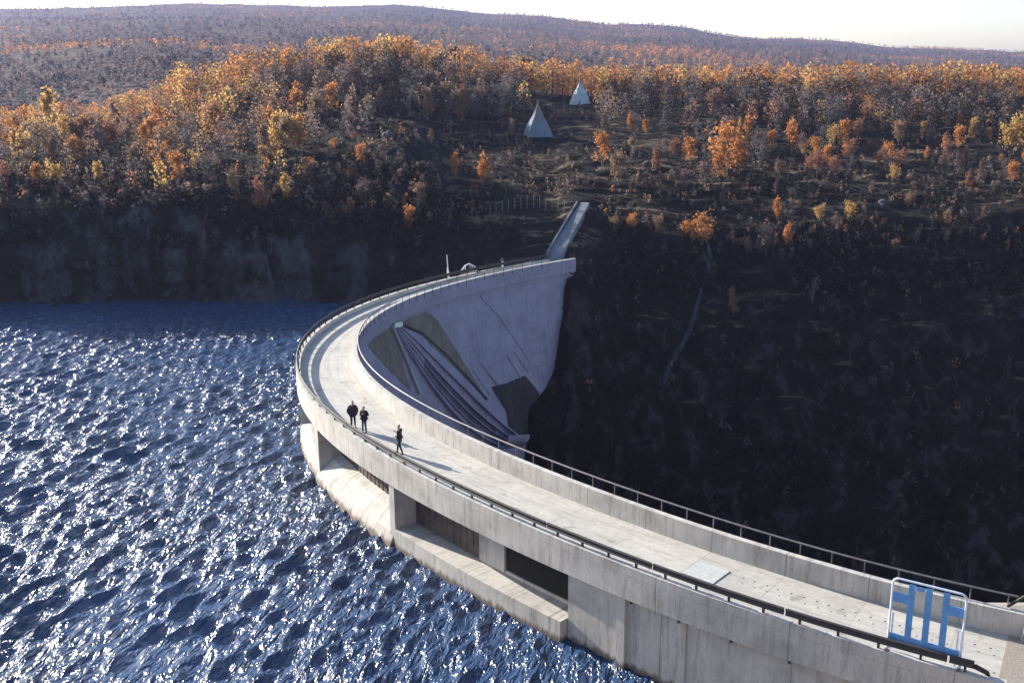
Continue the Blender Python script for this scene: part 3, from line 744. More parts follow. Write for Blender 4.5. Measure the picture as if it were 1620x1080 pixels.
fn = empty('wire_fence', ground_px(835, 338)); tag(fn, 'faint wire fence of grey posts on the bare slope left of the access road', 'fence')
fp = []
for i, px in enumerate(np.linspace(775, 893, 13)):
    g = ground_px(px, 345 - 22*math.sin(i/12*math.pi)*.55 - i*.6)
    if g: fp.append(g)
for g in fp:
    m = MB(); m.tube([g-Vector((0, 0, .2)), g + Vector((0, 0, 1.7))], .04, 6); child(m.build('post', M['pole'], fn), fn)
for z in (.6, 1.1, 1.6):
    m = MB(); m.tube([g + Vector((0, 0, z)) for g in fp], .012, 4); child(m.build('wire', M['galv'], fn), fn)

P = Vector(atz(709, 434, .35)); r = empty('mast', P); tag(r, 'thin white mast on a pale foot at the far left parapet', 'mast')
m = MB(); m.tube([(0, 0, .5), (-.1, 0, 2.2)], .05, 8); m.build('pole', M['white'], r)
m = MB(); m.box((-.16, -.16, -.35), (.16, .16, .1)); m.tube([(0, 0, .1), (-.05, 0, .75)], [.14, .07], 8); m.build('foot', M['white'], r)
P = Vector(atz(741, 428, .35)); r = empty('hoist_frame', P); tag(r, 'small pale hoist frame behind the guardrail at the far bend', 'hoist')
m = MB(); m.tube([(-1, 0, -.3), (-.4, 0, .55), (.1, 0, .8), (.7, 0, .5), (1.1, 0, -.2)], .07, 6); m.build('arm', M['white'], r)
m = MB(); m.box((-.9, -.2, -.35), (.9, .2, -.05)); m.build('base', M['galv'], r)
m = MB(); m.tube([(.25, -.22, .45), (.25, .22, .45)], .16, 12); m.build('winch_drum', M['galv'], r)
for x in (-.35, .45): m = MB(); m.tube([(x, 0, -.05), (x, 0, .6)], .05, 6); m.build('strut', M['white'], r)
P = Vector(atz(795, 419, .35)); r = empty('marker_post', P); tag(r, 'short pinkish marker post with a rounded head near the far end of the dam', 'post')
m = MB(); m.tube([(0, 0, -.35), (0, 0, .45)], .1, 8); m.build('shaft', M['white'], r)
m = MB(); m.tube([(0, 0, .45), (0, 0, .52), (0, 0, .75), (0, 0, .82)], [.12, .19, .19, .1], 8); m.build('head', M['pathmat'], r)

# blue barrier at the near end
A = Vector(atz(1403, 1024, .35)); B = Vector(atz(1517, 1056, .35)); dv = B-A; wdt = dv.length; ang = math.atan2(dv.y, dv.x)
bar = empty('blue_barrier', A, ang); tag(bar, 'tall blue metal barrier with a rounded pale tube frame standing inside the guardrail', 'barrier')
BH = 3.1; r = .22
pts = [(0, 0, 0)] + [(0, 0, BH-r)] + [(r-r*math.cos(a), 0, BH-r+r*math.sin(a)) for a in (.4, .8, 1.2, 1.57)] + [(wdt-r+r*math.sin(a), 0, BH-r+r*math.cos(a)) for a in (0, .4, .8, 1.2, 1.57)] + [(wdt, 0, 0)]
m = MB(); m.tube(pts, .045, 8); m.build('frame', M['palepaint'], bar)
z0, z1 = .42, BH-.12
for k in range(3):
    c = wdt*(.27 + .235*k); m = MB(); m.box((c-.12, -.025, z0+.3), (c+.12, .02, z1)); m.build('upright', M['bluepaint'], bar)
m = MB(); m.box((.05, -.028, z0), (wdt-.05, .024, z0+.3)); m.build('bottom_panel', M['bluepaint'], bar)
for a, b in ((.05, wdt*.27-.12), (wdt*.74+.12, wdt-.05)):
    m = MB(); m.box((a, -.02, BH*.68), (b, .015, BH*.81)); m.build('cross_bar', M['bluepaint'], bar)
m = MB(); m.box((wdt*.27+.15, -.02, BH*.9), (wdt*.505-.15, .015, BH*.95)); m.build('cross_bar', M['bluepaint'], bar)
for x in (.12, wdt-.16): m = MB(); m.box((x-.03, -.02, .02), (x+.03, .02, 1.6)); m.build('latch_bar', M['palepaint'], bar)
for x in (0, wdt): m = MB(); m.box((x-.05, -.3, 0), (x+.05, .3, .04)); m.build('foot', M['galv'], bar)

# wing wall / gate pillar at the right edge and the road beyond the slab
P = arcP(4.414, -4.6, 0); pil = empty('wing_wall', P, -.35); tag(pil, 'pale concrete wing wall rising at the right end of the gorge side parapet', 'wall')
V = [(.05, -.5, 0), (2.6, -.5, 0), (2.6, .35, 0), (.05, .35, 0), (.15, -.5, 1.1), (2.6, -.5, 2.3), (2.6, .35, 2.3), (.15, .35, 1.1)]
mesh('wall', V, [(3, 2, 1, 0), (4, 5, 6, 7), (0, 1, 5, 4), (1, 2, 6, 5), (2, 3, 7, 6), (3, 0, 4, 7)], M['band'], pil)
m = MB(); m.tube([(-.5, .3, 1.15), (.0, .25, 1.65), (.7, .2, 2.3), (1.3, .2, 2.5)], .07, 8); m.build('rail', M['darksteel'], pil)
m = MB(); m.tube([(.55, .2, 1.2), (.55, .2, 2.15)], .05, 8); m.build('post', M['galv'], pil)
lp = [arcP(4.411, -.3, -.012), arcP(4.411, -4.5, -.012)]
strip('road', [Vector((19.5, 36.9, .03)) + Vector((.75*k, -1.1*k*.4, 0)) for k in (0, 3, 8, 16)], 4.2, .3, M['gravel'])

# ------------------------------------------------------------------ people
def skinmesh(name, nodes, edges, mat, parent, sub=2):
    me = bpy.data.meshes.new(name); me.from_pydata([n[:3] for n in nodes], edges, [])
    o = bpy.data.objects.new(name, me); COL.objects.link(o)
    md = o.modifiers.new('skin', 'SKIN'); 
    sv = me.skin_vertices[0].data if me.skin_vertices else None
    if sv is None:
        bpy.context.view_layer.objects.active = o
        sv = me.skin_vertices[0].data
    for i, nd in enumerate(nodes):
        r = nd[3]; sv[i].radius = r if isinstance(r, tuple) else (r, r); sv[i].use_root = (i == 0)
    md.use_smooth_shade = True
    s2 = o.modifiers.new('sub', 'SUBSURF'); s2.levels = sub; s2.render_levels = sub
    dg = bpy.context.evaluated_depsgraph_get(); m2 = bpy.data.meshes.new_from_object(o.evaluated_get(dg)); m2.name = name
    bpy.data.objects.remove(o); m2.materials.clear()
    m2.polygons.foreach_set('use_smooth', np.ones(len(m2.polygons), dtype=bool))
    return link(name, m2, mat, parent)
def person(loc, rz, label, jacket, legs, hair, pose, hscale=1.0):
    root = empty('person', loc, rz); root.scale = (hscale,)*3; tag(root, label, 'person')
    # local: +Y is forward, +X is the figure's right
    st = pose.get('stride', .0); sp = pose.get('spread', .09)
    hip = Vector((0, 0, .93)); neck = Vector((0, .02, 1.47)); head = Vector((pose.get('hx', 0), .05, 1.62))
    J = {}
    J['kneeR'] = Vector((.10+sp*.4, st*.45+.03, .50)); J['ankR'] = Vector((.09+sp, st*.8, .09))
    J['kneeL'] = Vector((-.10-sp*.4, -st*.35+.05, .50)); J['ankL'] = Vector((-.09-sp, -st*.8, .09))
    for s, nm in ((1, 'R'), (-1, 'L')):
        sh = Vector((.19*s, .0, 1.41)); J['sh'+nm] = sh; J['el'+nm] = Vector(pose['el'+nm]); J['wr'+nm] = Vector(pose['wr'+nm])
    # one continuous body
    N = [(0, 0, .95, (.15, .11)), (0, .0, 1.15, (.13, .10)), (0, .0, 1.33, (.16, .11)), (0, .01, 1.45, (.07, .07)), (0, .02, 1.50, .052), (head.x*.6, .035, 1.56, (.066, .07)), (head.x, .04, 1.64, (.076, .092)), (head.x, .03, 1.72, (.066, .078)), (head.x, .03, 1.765, (.03, .03))]
    E = [(i, i+1) for i in range(8)]
    def addn(v, r, par): N.append((*v, r)); E.append((par, len(N)-1)); return len(N)-1
    for nm in 'RL':
        a = addn(J['sh'+nm], .06, 2); b = addn(J['el'+nm], .042, a); c = addn(J['wr'+nm], .028, b)
        d = (J['wr'+nm]-J['el'+nm]).normalized(); sd = d.cross(Vector((1, 0, 0))).normalized(); pl = J['wr'+nm] + d*.05; p_ = addn(pl, (.018, .034), c)
        for q, (o, ln) in enumerate(((-.028, .062), (-.010, .075), (.009, .07), (.027, .055))):
            f0 = addn(pl + d*.035 + sd*o, .010, p_); f1 = addn(pl + d*(.035+ln*.5) + sd*o*1.1, .0088, f0); addn(pl + d*(.03+ln*.9) + sd*o + Vector((0, .018, 0)), .0075, f1)
        t0 = addn(J['wr'+nm] + d*.03 - sd*.035, .011, p_); addn(J['wr'+nm] + d*.065 - sd*.06, .009, t0)
    for s, nm in ((1, 'R'), (-1, 'L')):
        a = addn(Vector((.09*s, 0, .86)), .085, 0); b = addn(J['knee'+nm], .055, a); c = addn(J['ank'+nm], .038, b); addn(J['ank'+nm] + Vector((0, .13, -.05)), .032, c)
    skinmesh('body', N, E, M['skin'], root)
    # face: nose, ears, eyes, mouth
    m = MB(); m.tube([(head.x, .128, 1.655), (head.x, .155, 1.63), (head.x, .13, 1.617)], [.008, .014, .01], 6)
    m.build('nose', M['skin'], root)
    for s in (1, -1):
        m = MB(); m.tube([(head.x+.074*s, .03, 1.665), (head.x+.084*s, .02, 1.645), (head.x+.076*s, .035, 1.61)], [.009, .015, .008], 6); m.build('ear', M['skin'], root)
        m = MB(); m.tube([(head.x+.03*s, .118, 1.665), (head.x+.03*s, .126, 1.665)], .009, 6); m.build('eye', M['hair'], root)
    m = MB(); m.box((head.x-.022, .116, 1.588), (head.x+.022, .126, 1.596)); m.build('mouth', M['jacket1'], root)
    # hair
    hn = [(head.x, .015, 1.70, (.082, .088)), (head.x, -.005, 1.755, (.074, .08)), (head.x, .0, 1.79, .035)]
    if hair[1]: hn = [(head.x, -.035, 1.62, (.07, .05))] + hn
    skinmesh('hair', hn, [(i, i+1) for i in range(len(hn)-1)], M[hair[0]], root)
    # jacket and sleeves
    hem = pose.get('hem', .84)
    bk = pose.get('bulk', 1.15)
    N = [(0, 0, 1.15, (.19*bk, .15*bk)), (0, 0, 1.35, (.20*bk, .14*bk)), (0, .005, 1.455, (.095, .09)), (0, .01, 1.49, (.07, .07)), (0, 0, .98, (.19*bk, .15*bk)), (0, 0, hem, (.19*bk, .155*bk))]
    E = [(0, 1), (1, 2), (2, 3), (0, 4), (4, 5)]
    for nm in 'RL':
        a = addn(J['sh'+nm], .095*bk, 1); b = addn(J['el'+nm], .075*bk, a); c = addn(J['wr'+nm] - (J['wr'+nm]-J['el'+nm]).normalized()*.02, .05, b)
    skinmesh('jacket', N, E, M[jacket], root)
    N = [(0, 0, .93, (.155, .12))]; E = []
    for s, nm in ((1, 'R'), (-1, 'L')):
        a = addn(Vector((.095*s, 0, .82)), .095, 0); b = addn(J['knee'+nm], .072, a); c = addn(J['ank'+nm] + Vector((0, 0, .0)), .058, b)
    skinmesh('trousers', N, E, M[legs], root)
    for nm in 'RL':
        a = J['ank'+nm]; k = [(a.x, a.y-.05, .045, (.045, .042)), (a.x, a.y+.06, .042, (.048, .04)), (a.x, a.y+.16, .036, (.04, .032))]
        skinmesh('shoe', k, [(0, 1), (1, 2)], M['shoe'], root)
    return root
c1 = atz(559, 676.5, 0); c2 = atz(577, 684, 0); c3 = atz(633, 716.5, 0)
person((*c1[:2], 0), R_(205), 'person in a bulky plum coat standing leftmost of the three on the roadway', 'jacket1', 'trousers', ('hair', False),
       dict(elR=(.30, -.04, 1.14), wrR=(.27, .10, .94), elL=(-.30, -.04, 1.14), wrL=(-.25, .12, .95), spread=.05, stride=.1, hem=.70, hx=-.02, bulk=1.4), 1.04)
person((*c2[:2], 0), R_(150), 'person in a black coat and pale grey trousers raising one elbow, in the middle', 'jacket2', 'jeans_pale', ('hair', True),
       dict(elR=(.27, .0, 1.14), wrR=(.14, .24, 1.22), elL=(-.42, .08, 1.26), wrL=(-.17, .24, 1.36), spread=.03, stride=.03, hem=.76, bulk=1.25), 1.0)
r3 = person((*c3[:2], 0), R_(75), 'person in a black jacket and navy jeans striding with legs apart, nearest of the three', 'jacket2', 'jeans_dark', ('hair', False),
       dict(elR=(.27, .04, 1.16), wrR=(.10, .27, 1.30), elL=(-.25, .0, 1.15), wrL=(-.13, .24, 1.08), spread=.04, stride=.27, hem=.88), 1.03)
# ------------------------------------------------------------------ trees
def leafquads(C, size, n_each=1, flat=.0, g=None):
    g = g or rng
    n = len(C); nrm = g.normal(size=(n, 3)); nrm /= np.linalg.norm(nrm, axis=1)[:, None]
    a = np.cross(nrm, g.normal(size=(n, 3))); a /= np.linalg.norm(a, axis=1)[:, None]; b = np.cross(nrm, a)
    s = (size if np.isscalar(size) else size[:, None])*g.uniform(.6, 1.3, (n, 1))
    V = np.stack([C - a*s - b*s*.2, C + b*s*.75, C + a*s, C - b*s*.6], 1).reshape(-1, 3)
    return V, np.arange(n*4).reshape(n, 4)
def make_tree_meshes(kind, h=6., wide=1., leaves=620, seed=0):
    g = np.random.default_rng(seed); m = MB(); rr = .035*h/2
    lean = g.uniform(-.06, .06, 2)*h; tips = []
    tp = [(lean[0]*k, lean[1]*k, h*k*.93 - (.3 if k == 0 else 0)) for k in (0, .25, .5, .75, 1)]
    m.tube(tp, [rr, rr*.75, rr*.5, rr*.3, rr*.1], 6)
    nb = 15 if kind != 'grey' else 16
    for i in range(nb):
        k = g.uniform(.10, .88); a = g.uniform(0, 6.28); L = h*.27*wide*(1.15-k*.75)*g.uniform(.7, 1.25)
        b0 = Vector((lean[0]*k, lean[1]*k, h*k*.93)); b1 = b0 + Vector((math.cos(a)*L*.6, math.sin(a)*L*.6, L*.45)); b2 = b0 + Vector((math.cos(a)*L, math.sin(a)*L, L*1.05))
        m.tube([b0, b1, b2], [rr*.32, rr*.2, rr*.08], 4, cap=False); tips += [b0.lerp(b1, .6), b1, b1.lerp(b2, .5), b2]
        if kind == 'grey':
            for _ in range(3):
                e = b1 + Vector(g.normal(0, .25, 3)*h*.11) + Vector((0, 0, h*.07)); m.tube([b1.lerp(b2, g.uniform(0, .6)), e], [rr*.12, rr*.04], 3, cap=False)
    tips.append(Vector(tp[-1])); tips.append(Vector(tp[-2]))
    tips = np.array([tuple(t) for t in tips]); n = leaves if kind != 'grey' else leaves//4
    ci = g.integers(0, len(tips), n); wgt = g.uniform(.5, 1.5, len(tips))
    keep = g.uniform(0, 1.5, n) < wgt[ci]; ci = ci[keep]
    C = tips[ci] + g.normal(0, 1, (len(ci), 3))*np.array([.062*wide, .062*wide, .07])*h
    C = C[C[:, 2] > h*.05]
    V, F = leafquads(C, .037*h, g=g)
    tm = bpy.data.meshes.new('trunk'); tm.from_pydata(m.V, [], m.F); tm.materials.append(M['trunk'])
    cm = bpy.data.meshes.new('crown'); cm.from_pydata(V.tolist(), [], F.tolist()); cm.materials.append(M['leaf_'+kind])
    return tm, cm
LIB = {}
for ki, k in enumerate(KINDS):
    if k == 'dark': continue
    LIB[k] = [make_tree_meshes(k, 6., w_, 900, 100+ki*10+i) for i, w_ in enumerate((.62, .95, 1.35))]
TREES = []
def put_tree(kind, px, base, top, shape, rz=None):
    g = ground_px(px, base)
    if g is None: return
    dist = math.hypot(g.x, g.y); hh = max(1.2, (base-top)*g.y/FPX*1.12)
    tm, cm = LIB[kind][shape]
    root = empty('birch_tree', g, rng.uniform(0, 6.28)); sc_ = hh/6.; root.scale = (sc_, sc_, sc_)
    for nm, me in (('trunk', tm), ('crown', cm)):
        o = bpy.data.objects.new(nm, me); COL.objects.link(o); o.parent = root
    TREES.append((root, kind, px, base, base-top, shape))
SAL = [('yellow', 80, 222, 148, 0), ('yellow', 66, 298, 266, 2), ('rust', 128, 258, 224, 2), ('rust', 86, 256, 228, 1), ('yellow', 255, 295, 262, 0), ('yellow', 311, 275, 241, 1), ('brown', 370, 312, 272, 0),
 ('rust', 413, 338, 284, 0), ('yellow', 450, 320, 277, 0), ('yellow', 438, 237, 185, 0), ('orange', 474, 240, 190, 0), ('yellow', 417, 258, 230, 1), ('orange', 489, 276, 254, 2), ('rust', 436, 262, 230, 1), ('grey', 68, 352, 315, 1),
 ('grey', 137, 345, 303, 1), ('grey', 163, 348, 305, 0), ('orange', 648, 368, 330, 1), ('brown', 664, 330, 292, 1), ('orange', 719, 282, 245, 0), ('orange', 765, 295, 247, 0), ('rust', 731, 190, 142, 0), ('pink', 750, 188, 160, 0), ('brown', 810, 214, 190, 0),
 ('orange', 952, 264, 216, 1), ('brown', 978, 294, 246, 1), ('orange', 1021, 212, 192, 1), ('rust', 1068, 250, 222, 1), ('rust', 1084, 250, 232, 2), ('orange', 1150, 282, 208, 2), ('orange', 1136, 286, 248, 1), ('pink', 955, 206, 180, 0), ('grey', 1004, 204, 176, 0), ('orange', 1166, 276, 226, 1),
 ('orange', 1228, 350, 315, 0), ('pink', 1211, 402, 355, 1), ('orange', 1244, 391, 356, 0), ('yellow', 1296, 350, 324, 1), ('yellow', 1342, 350, 318, 1), ('pink', 1322, 370, 340, 1), ('pink', 1181, 404, 378, 1), ('grey', 1159, 388, 365, 1), ('grey', 1281, 400, 378, 0), ('grey', 1285, 478, 432, 0), ('brown', 1157, 478, 452, 0), ('brown', 1160, 500, 470, 1),
 ('orange', 1252, 244, 194, 0), ('yellow', 1272, 247, 225, 1), ('orange', 1335, 230, 195, 1), ('orange', 1337, 252, 230, 1), ('rust', 1292, 282, 245, 2), ('rust', 1318, 280, 252, 2), ('rust', 1280, 276, 250, 1), ('orange', 1420, 224, 196, 1), ('pink', 1467, 224, 196, 1), ('orange', 1515, 238, 204, 1), ('yellow', 1537, 222, 190, 0), ('orange', 1563, 224, 206, 1), ('yellow', 1603, 244, 188, 1), ('yellow', 1590, 238, 200, 1),
 ('grey', 1400, 272, 232, 0), ('pink', 1515, 272, 245, 0), ('pink', 1553, 292, 258, 0), ('rust', 1530, 302, 275, 0), ('orange', 1600, 292, 260, 1), ('orange', 1367, 194, 172, 1), ('yellow', 1396, 198, 176, 1), ('orange', 1375, 185, 158, 2), ('grey', 1328, 204, 152, 0), ('grey', 1345, 270, 240, 0),
 ('pink', 560, 215, 150, 0), ('grey', 545, 218, 168, 0), ('grey', 582, 214, 160, 0), ('rust', 560, 226, 210, 2), ('orange', 528, 238, 222, 2), ('orange', 571, 262, 232, 1), ('rust', 556, 290, 268, 2), ('pink', 604, 250, 232, 2), ('grey', 580, 318, 285, 1), ('grey', 622, 316, 288, 0), ('grey', 552, 345, 312, 0), ('brown', 682, 228, 206, 0), ('grey', 686, 268, 248, 0), ('grey', 660, 345, 310, 0), ('grey', 710, 360, 330, 1),
 ('rust', 500, 250, 230, 1), ('grey', 518, 226, 196, 0), ('orange', 1098, 380, 352, 1), ('orange', 1112, 388, 345, 2), ('orange', 1085, 372, 352, 2), ('brown', 970, 366, 345, 2), ('orange', 1000, 362, 340, 2), ('brown', 1040, 366, 344, 2), ('pink', 1085, 300, 272, 2), ('pink', 1115, 295, 262, 2), ('grey', 1102, 232, 196, 1), ('grey', 1120, 228, 190, 1), ('grey', 1190, 258, 202, 0), ('grey', 1205, 262, 212, 0)]
for s in SAL: put_tree(*s)
for px in range(600, 100000):      # scattered individuals between the marked ones
    if len(TREES) >= 296: break
    z = rng.uniform()
    if z < .36: x, y, kk = rng.uniform(-5, 470), rng.uniform(212, 300), rng.choice(['orange', 'yellow', 'rust', 'brown', 'pink', 'grey'], p=[.18, .16, .1, .18, .13, .25]); hp = rng.uniform(28, 52)
    elif z < .44: x, y, kk = rng.uniform(0, 700), rng.uniform(305, 410), rng.choice(['brown', 'grey', 'pink'], p=[.25, .5, .25]); hp = rng.uniform(18, 36)
    elif z < .66: x, y, kk = rng.uniform(440, 830), rng.uniform(150, 225), rng.choice(['orange', 'brown', 'pink', 'grey'], p=[.08, .17, .25, .5]); hp = rng.uniform(28, 48)
    elif z < .96: x, y, kk = rng.uniform(960, 1625), rng.uniform(185, 290), rng.choice(['orange', 'yellow', 'rust', 'pink', 'grey', 'brown'], p=[.17, .1, .13, .15, .3, .15]); hp = rng.uniform(16, 38)
    else: x, y, kk = rng.uniform(1130, 1560), rng.uniform(300, 430), rng.choice(['grey', 'pink', 'brown']); hp = rng.uniform(16, 28)
    if abs(x-885) < 75 and y > 150: continue
    if x < 470 and y > 255 and rng.uniform() < .5: continue
    if 600 < x < 830 and y > 200: continue
    if 535 < x < 700 and 215 < y < 300: continue
    put_tree(str(kk), x, y, y-hp, int(rng.integers(0, 3)))
# labels: kind, colour, size and place along the hillside
ORD = 'leftmost second third fourth fifth sixth seventh eighth ninth tenth eleventh twelfth thirteenth fourteenth fifteenth sixteenth seventeenth eighteenth nineteenth twentieth twenty-first twenty-second twenty-third twenty-fourth twenty-fifth twenty-sixth twenty-seventh twenty-eighth twenty-ninth thirtieth'.split()
CN = dict(orange='orange', yellow='golden yellow', rust='rust red', brown='brownish orange', pink='dusky pink', grey='bare grey')
def zone(px, b):
    if px < 235: return ('on the upper slope at the far left' if b < 262 else 'above the cliff at the far left')
    if px < 480: return ('on the left wooded slope' if b < 262 else 'above the left cliff' if b < 308 else 'at the rim of the left cliff')
    if px < 700: return ('on the dark hilltop above the knoll' if b < 232 else 'below the rounded rock knoll')
    if px < 900: return ('behind and left of the larger tepee' if b < 232 else 'on the slope under the larger tepee')
    if px < 1130: return ('right of the smaller tepee' if b < 240 else 'on the heath right of the access road' if b < 320 else 'on the rim above the footpath')
    if px < 1380: return ('in the middle of the right plateau' if b < 232 else 'near the edge of the right plateau' if b < 300 else 'on the dark gorge wall')
    return ('at the back of the far right plateau' if b < 232 else 'at the front of the far right plateau' if b < 305 else 'on the dark gorge wall at far right')
groups = {}
for r in TREES: groups.setdefault((zone(r[2], r[3]), r[1]), []).append(r)
for (zn, k), L in groups.items():
    L.sort(key=lambda r: r[2])
    for i, r in enumerate(L):
        sh = ('slender', '', 'broad')[r[5]]
        od = ORD[min(i, 29)]; sh = (sh + ' ') if sh else ''
        if len(L) == 1: lb = f'only {CN[k]} birch {zn}'
        elif i == len(L)-1: lb = f'{sh}{CN[k]} birch, rightmost such {zn}'
        else: lb = f'{sh}{CN[k]} birch, {od} such {"" if i == 0 else "from left "}{zn}'
        tag(r[0], lb, 'tree', f'birches {zn}')

# the crowded woods behind and the far forest: nobody could count them
def forest(name, pts, hts, kinds, nleaf, leaf, seed, trunk=True):
    g = np.random.default_rng(seed); V = []; n = len(pts); pts = np.asarray(pts); hts = np.asarray(hts)
    per = nleaf; idx = np.repeat(np.arange(n), per); h = hts[idx]
    k = g.beta(1.6, 1.4, len(idx)); rad = .27*h*np.sqrt(g.uniform(0, 1, len(idx)))*np.clip(1.25-np.abs(k-.45)*1.5, .25, 1); a = g.uniform(0, 6.28, len(idx))
    C = pts[idx] + np.stack([np.cos(a)*rad, np.sin(a)*rad, h*(.18+.85*k)], -1)
    V, F = leafquads(C, leaf*h, g=g)
    tint = np.array([KINDS[q][0] for q in kinds])*(g.uniform(.75, 1.25, (n, 1))) + 0
    b2 = np.array([KINDS[q][1] for q in kinds]); m_ = g.uniform(0, 1, (n, 1)); tint = tint*(1-m_) + b2*m_
    cols = np.repeat(tint[idx], 4, axis=0)
    if trunk:
        p = pts; r = hts[:, None]*.012
        tv = np.stack([p + np.concatenate([-r, 0*r, 0*r-.2], 1), p + np.concatenate([r, 0*r, 0*r-.2], 1), p + np.concatenate([r*.4, 0*r, hts[:, None]*.85], 1), p + np.concatenate([-r*.4, 0*r, hts[:, None]*.85], 1)], 1).reshape(-1, 3)
        tv2 = np.stack([p + np.concatenate([0*r, -r, 0*r-.2], 1), p + np.concatenate([0*r, r, 0*r-.2], 1), p + np.concatenate([0*r, r*.4, hts[:, None]*.85], 1), p + np.concatenate([0*r, -r*.4, hts[:, None]*.85], 1)], 1).reshape(-1, 3)
        F = np.concatenate([F, len(V) + np.arange(2*n*4).reshape(-1, 4)]); V = np.concatenate([V, tv, tv2]); cols = np.concatenate([cols, np.tile([.09, .08, .078], (2*n*4, 1))])
    o = mesh(name, V, F, M['leaf_attr']); ca = o.data.color_attributes.new('tint', 'FLOAT_COLOR', 'POINT')
    ca.data.foreach_set('color', np.concatenate([cols, np.ones((len(cols), 1))], 1).astype(np.float32).ravel())
    return o
pts, hts, kn = [], [], []
OR = ['orange', 'yellow', 'rust', 'brown', 'pink', 'grey']
while len(pts) < 3000:
    px = rng.uniform(-160, 1780); D = rng.uniform(186, 262); x = (px-810)/FPX*D; x = float(np.interp(px, PX, UU))*D
    crest = float(np.interp(px, [0, 350, 450, 800, 1620], [212, 215, 224, 230, 225]))
    if 838 < px < 940 and D < 222: continue
    if D < crest-22 and rng.uniform() < .35: continue
    g = ground_xy(x, D)
    if g is None: continue
    if D > crest-7: kk = rng.choice(OR, p=[.42, .24, .12, .16, .04, .02])
    elif px < 460: kk = rng.choice(OR, p=[.2, .15, .12, .2, .15, .18])
    else: kk = rng.choice(OR + ['dark'], p=[.02, .02, .02, .08, .14, .32, .40])
    pts.append(tuple(g)); hts.append(rng.uniform(3.8, 6.8)*(1.12 if D > crest-9 else .9)*(.74 if px < 300 else 1)); kn.append(str(kk))
n0 = len(pts)
while len(pts) < n0 + 420:
    px = rng.uniform(-60, 520); D = rng.uniform(134, 192); x = float(np.interp(px, PX, UU))*D
    if rng.uniform() > (D-120)/60: continue
    g = ground_xy(x, D)
    if g is None: continue
    pts.append(tuple(g)); hts.append(rng.uniform(2.2, 4.6)); kn.append(str(rng.choice(OR + ['dark'], p=[.05, .07, .05, .18, .18, .27, .2])))
tag(forest('ridge_wood', pts, hts, kn, 80, .045, 5), 'crowded autumn birch wood along the ridge, glowing orange against the far hills', 'wood', None, 'stuff')
pts, hts, kn = [], [], []
while len(pts) < 26000:
    px = rng.uniform(-250, 1880); q = rng.uniform(0, 1); D = 300*(2350/300)**(q**.85); x = float(np.interp(px, PXf, Uf))*D
    cl = vnoise(np.array([x*.012]), np.array([D*.008]), np.array([0.]), 63)[0]
    if rng.uniform() > .55 + .5*cl: continue
    g = ground_xy(x, D, BF)
    if g is None: continue
    cl2 = vnoise(np.array([x*.006]), np.array([D*.006]), np.array([3.]), 64)[0] + rng.normal(0, .25)
    if px < 470 and 330 < D < 690 and rng.uniform() < .93: cl2 = -1
    if px < 470 and 690 < D < 800 and rng.uniform() < .75: cl2 = 1
    kk = rng.choice(['orange', 'rust', 'brown']) if cl2 > .55 else rng.choice(['brown', 'pink', 'grey']) if cl2 > 0 else rng.choice(['grey', 'dark', 'pink', 'grey'])
    pts.append(tuple(g)); hts.append(rng.uniform(3, 5.2)*(1 if D < 700 else 1.15)); kn.append(str(kk))
tag(forest('far_forest', pts, hts, kn, 16, .15, 6, False), 'hazy purple brown birch forest covering the far hills', 'forest', None, 'stuff')
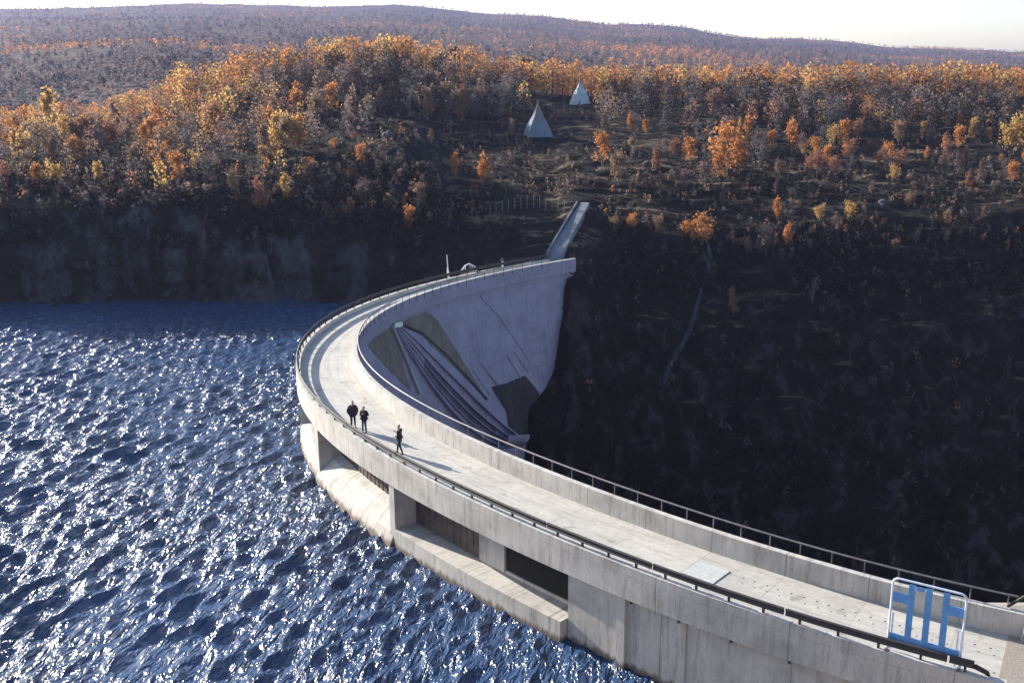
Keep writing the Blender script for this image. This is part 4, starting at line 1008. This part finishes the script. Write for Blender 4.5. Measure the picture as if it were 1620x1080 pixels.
# low scrub on the plateau and the gorge wall
pts, hts, kn = [], [], []
tries = 0
while len(pts) < 13000 and tries < 60000:
    tries += 1; px = rng.uniform(-100, 1720); py = rng.uniform(150, 470 if px > 900 else 400)
    if rng.uniform() < .25: py = rng.uniform(300, 900)
    g = ground_px(px, py)
    if g is None or g.z < WL+1.5 and px < 880: continue
    if abs(px-890) < 60 and 320 < py < 420 and rng.uniform() < .9: continue
    cl = vnoise(np.array([g.x*.15]), np.array([g.y*.15]), np.array([g.z*.3]), 93)[0]
    if rng.uniform() > .55+cl*.8: continue
    deep = py > 400
    steep_ = (g.y < 133) or deep
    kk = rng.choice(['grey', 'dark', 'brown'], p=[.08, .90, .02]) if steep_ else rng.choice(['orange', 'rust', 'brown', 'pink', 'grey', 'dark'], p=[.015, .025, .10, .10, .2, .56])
    pts.append(tuple(g)); hts.append(rng.uniform(.4, 1.3)*(1.4 if deep else 1.7 if px < 700 and py > 270 else 1)); kn.append(str(kk))
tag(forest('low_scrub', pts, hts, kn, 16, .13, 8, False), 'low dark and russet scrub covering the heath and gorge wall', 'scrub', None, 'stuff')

# boulders
def boulder(px, py, r, label, seed):
    g = ground_px(px, py)
    if g is None: return
    bm = bmesh.new(); bmesh.ops.create_icosphere(bm, subdivisions=3, radius=1)
    C = np.array([tuple(v.co) for v in bm.verts]); n = fbm(C[:, 0]*1.3+seed, C[:, 1]*1.3, C[:, 2]*1.3, seed, 4)
    for v, k in zip(bm.verts, n): v.co = v.co*(1+.45*k); v.co.z *= .7
    me = bpy.data.meshes.new('boulder'); bm.to_mesh(me); bm.free(); o = link('boulder', me, M['pathmat'], None, g); o.scale = (r, r*.9, r); tag(o, label, 'boulder')
boulder(616, 216, 1.1, 'grey boulder perched on top of the rounded rock knoll', 3)
boulder(1025, 262, .9, 'pale boulder on the heath terrace right of two orange birches', 5)
boulder(1398, 322, .8, 'pale boulder on the rim of the dark gorge wall', 8)

# ------------------------------------------------------------------ haze over the far hills
hb = MB(); hb.box((-3200, -60, -75), (3200, 3400, 190))
hz = hb.build('haze', newmat('haze_air')[0]); tag(hz, 'thin blue air over the whole valley', 'haze', None, 'stuff')
hm = hz.data.materials[0]; hn = hm.node_tree.nodes; hn.remove(hn['Principled BSDF']); pv = hn.new('ShaderNodeVolumePrincipled')
pv.inputs['Color'].default_value = (.50, .56, .95, 1); pv.inputs['Density'].default_value = HAZE; pv.inputs['Anisotropy'].default_value = .2
hm.node_tree.links.new(pv.outputs[0], hn['Material Output'].inputs['Volume'])
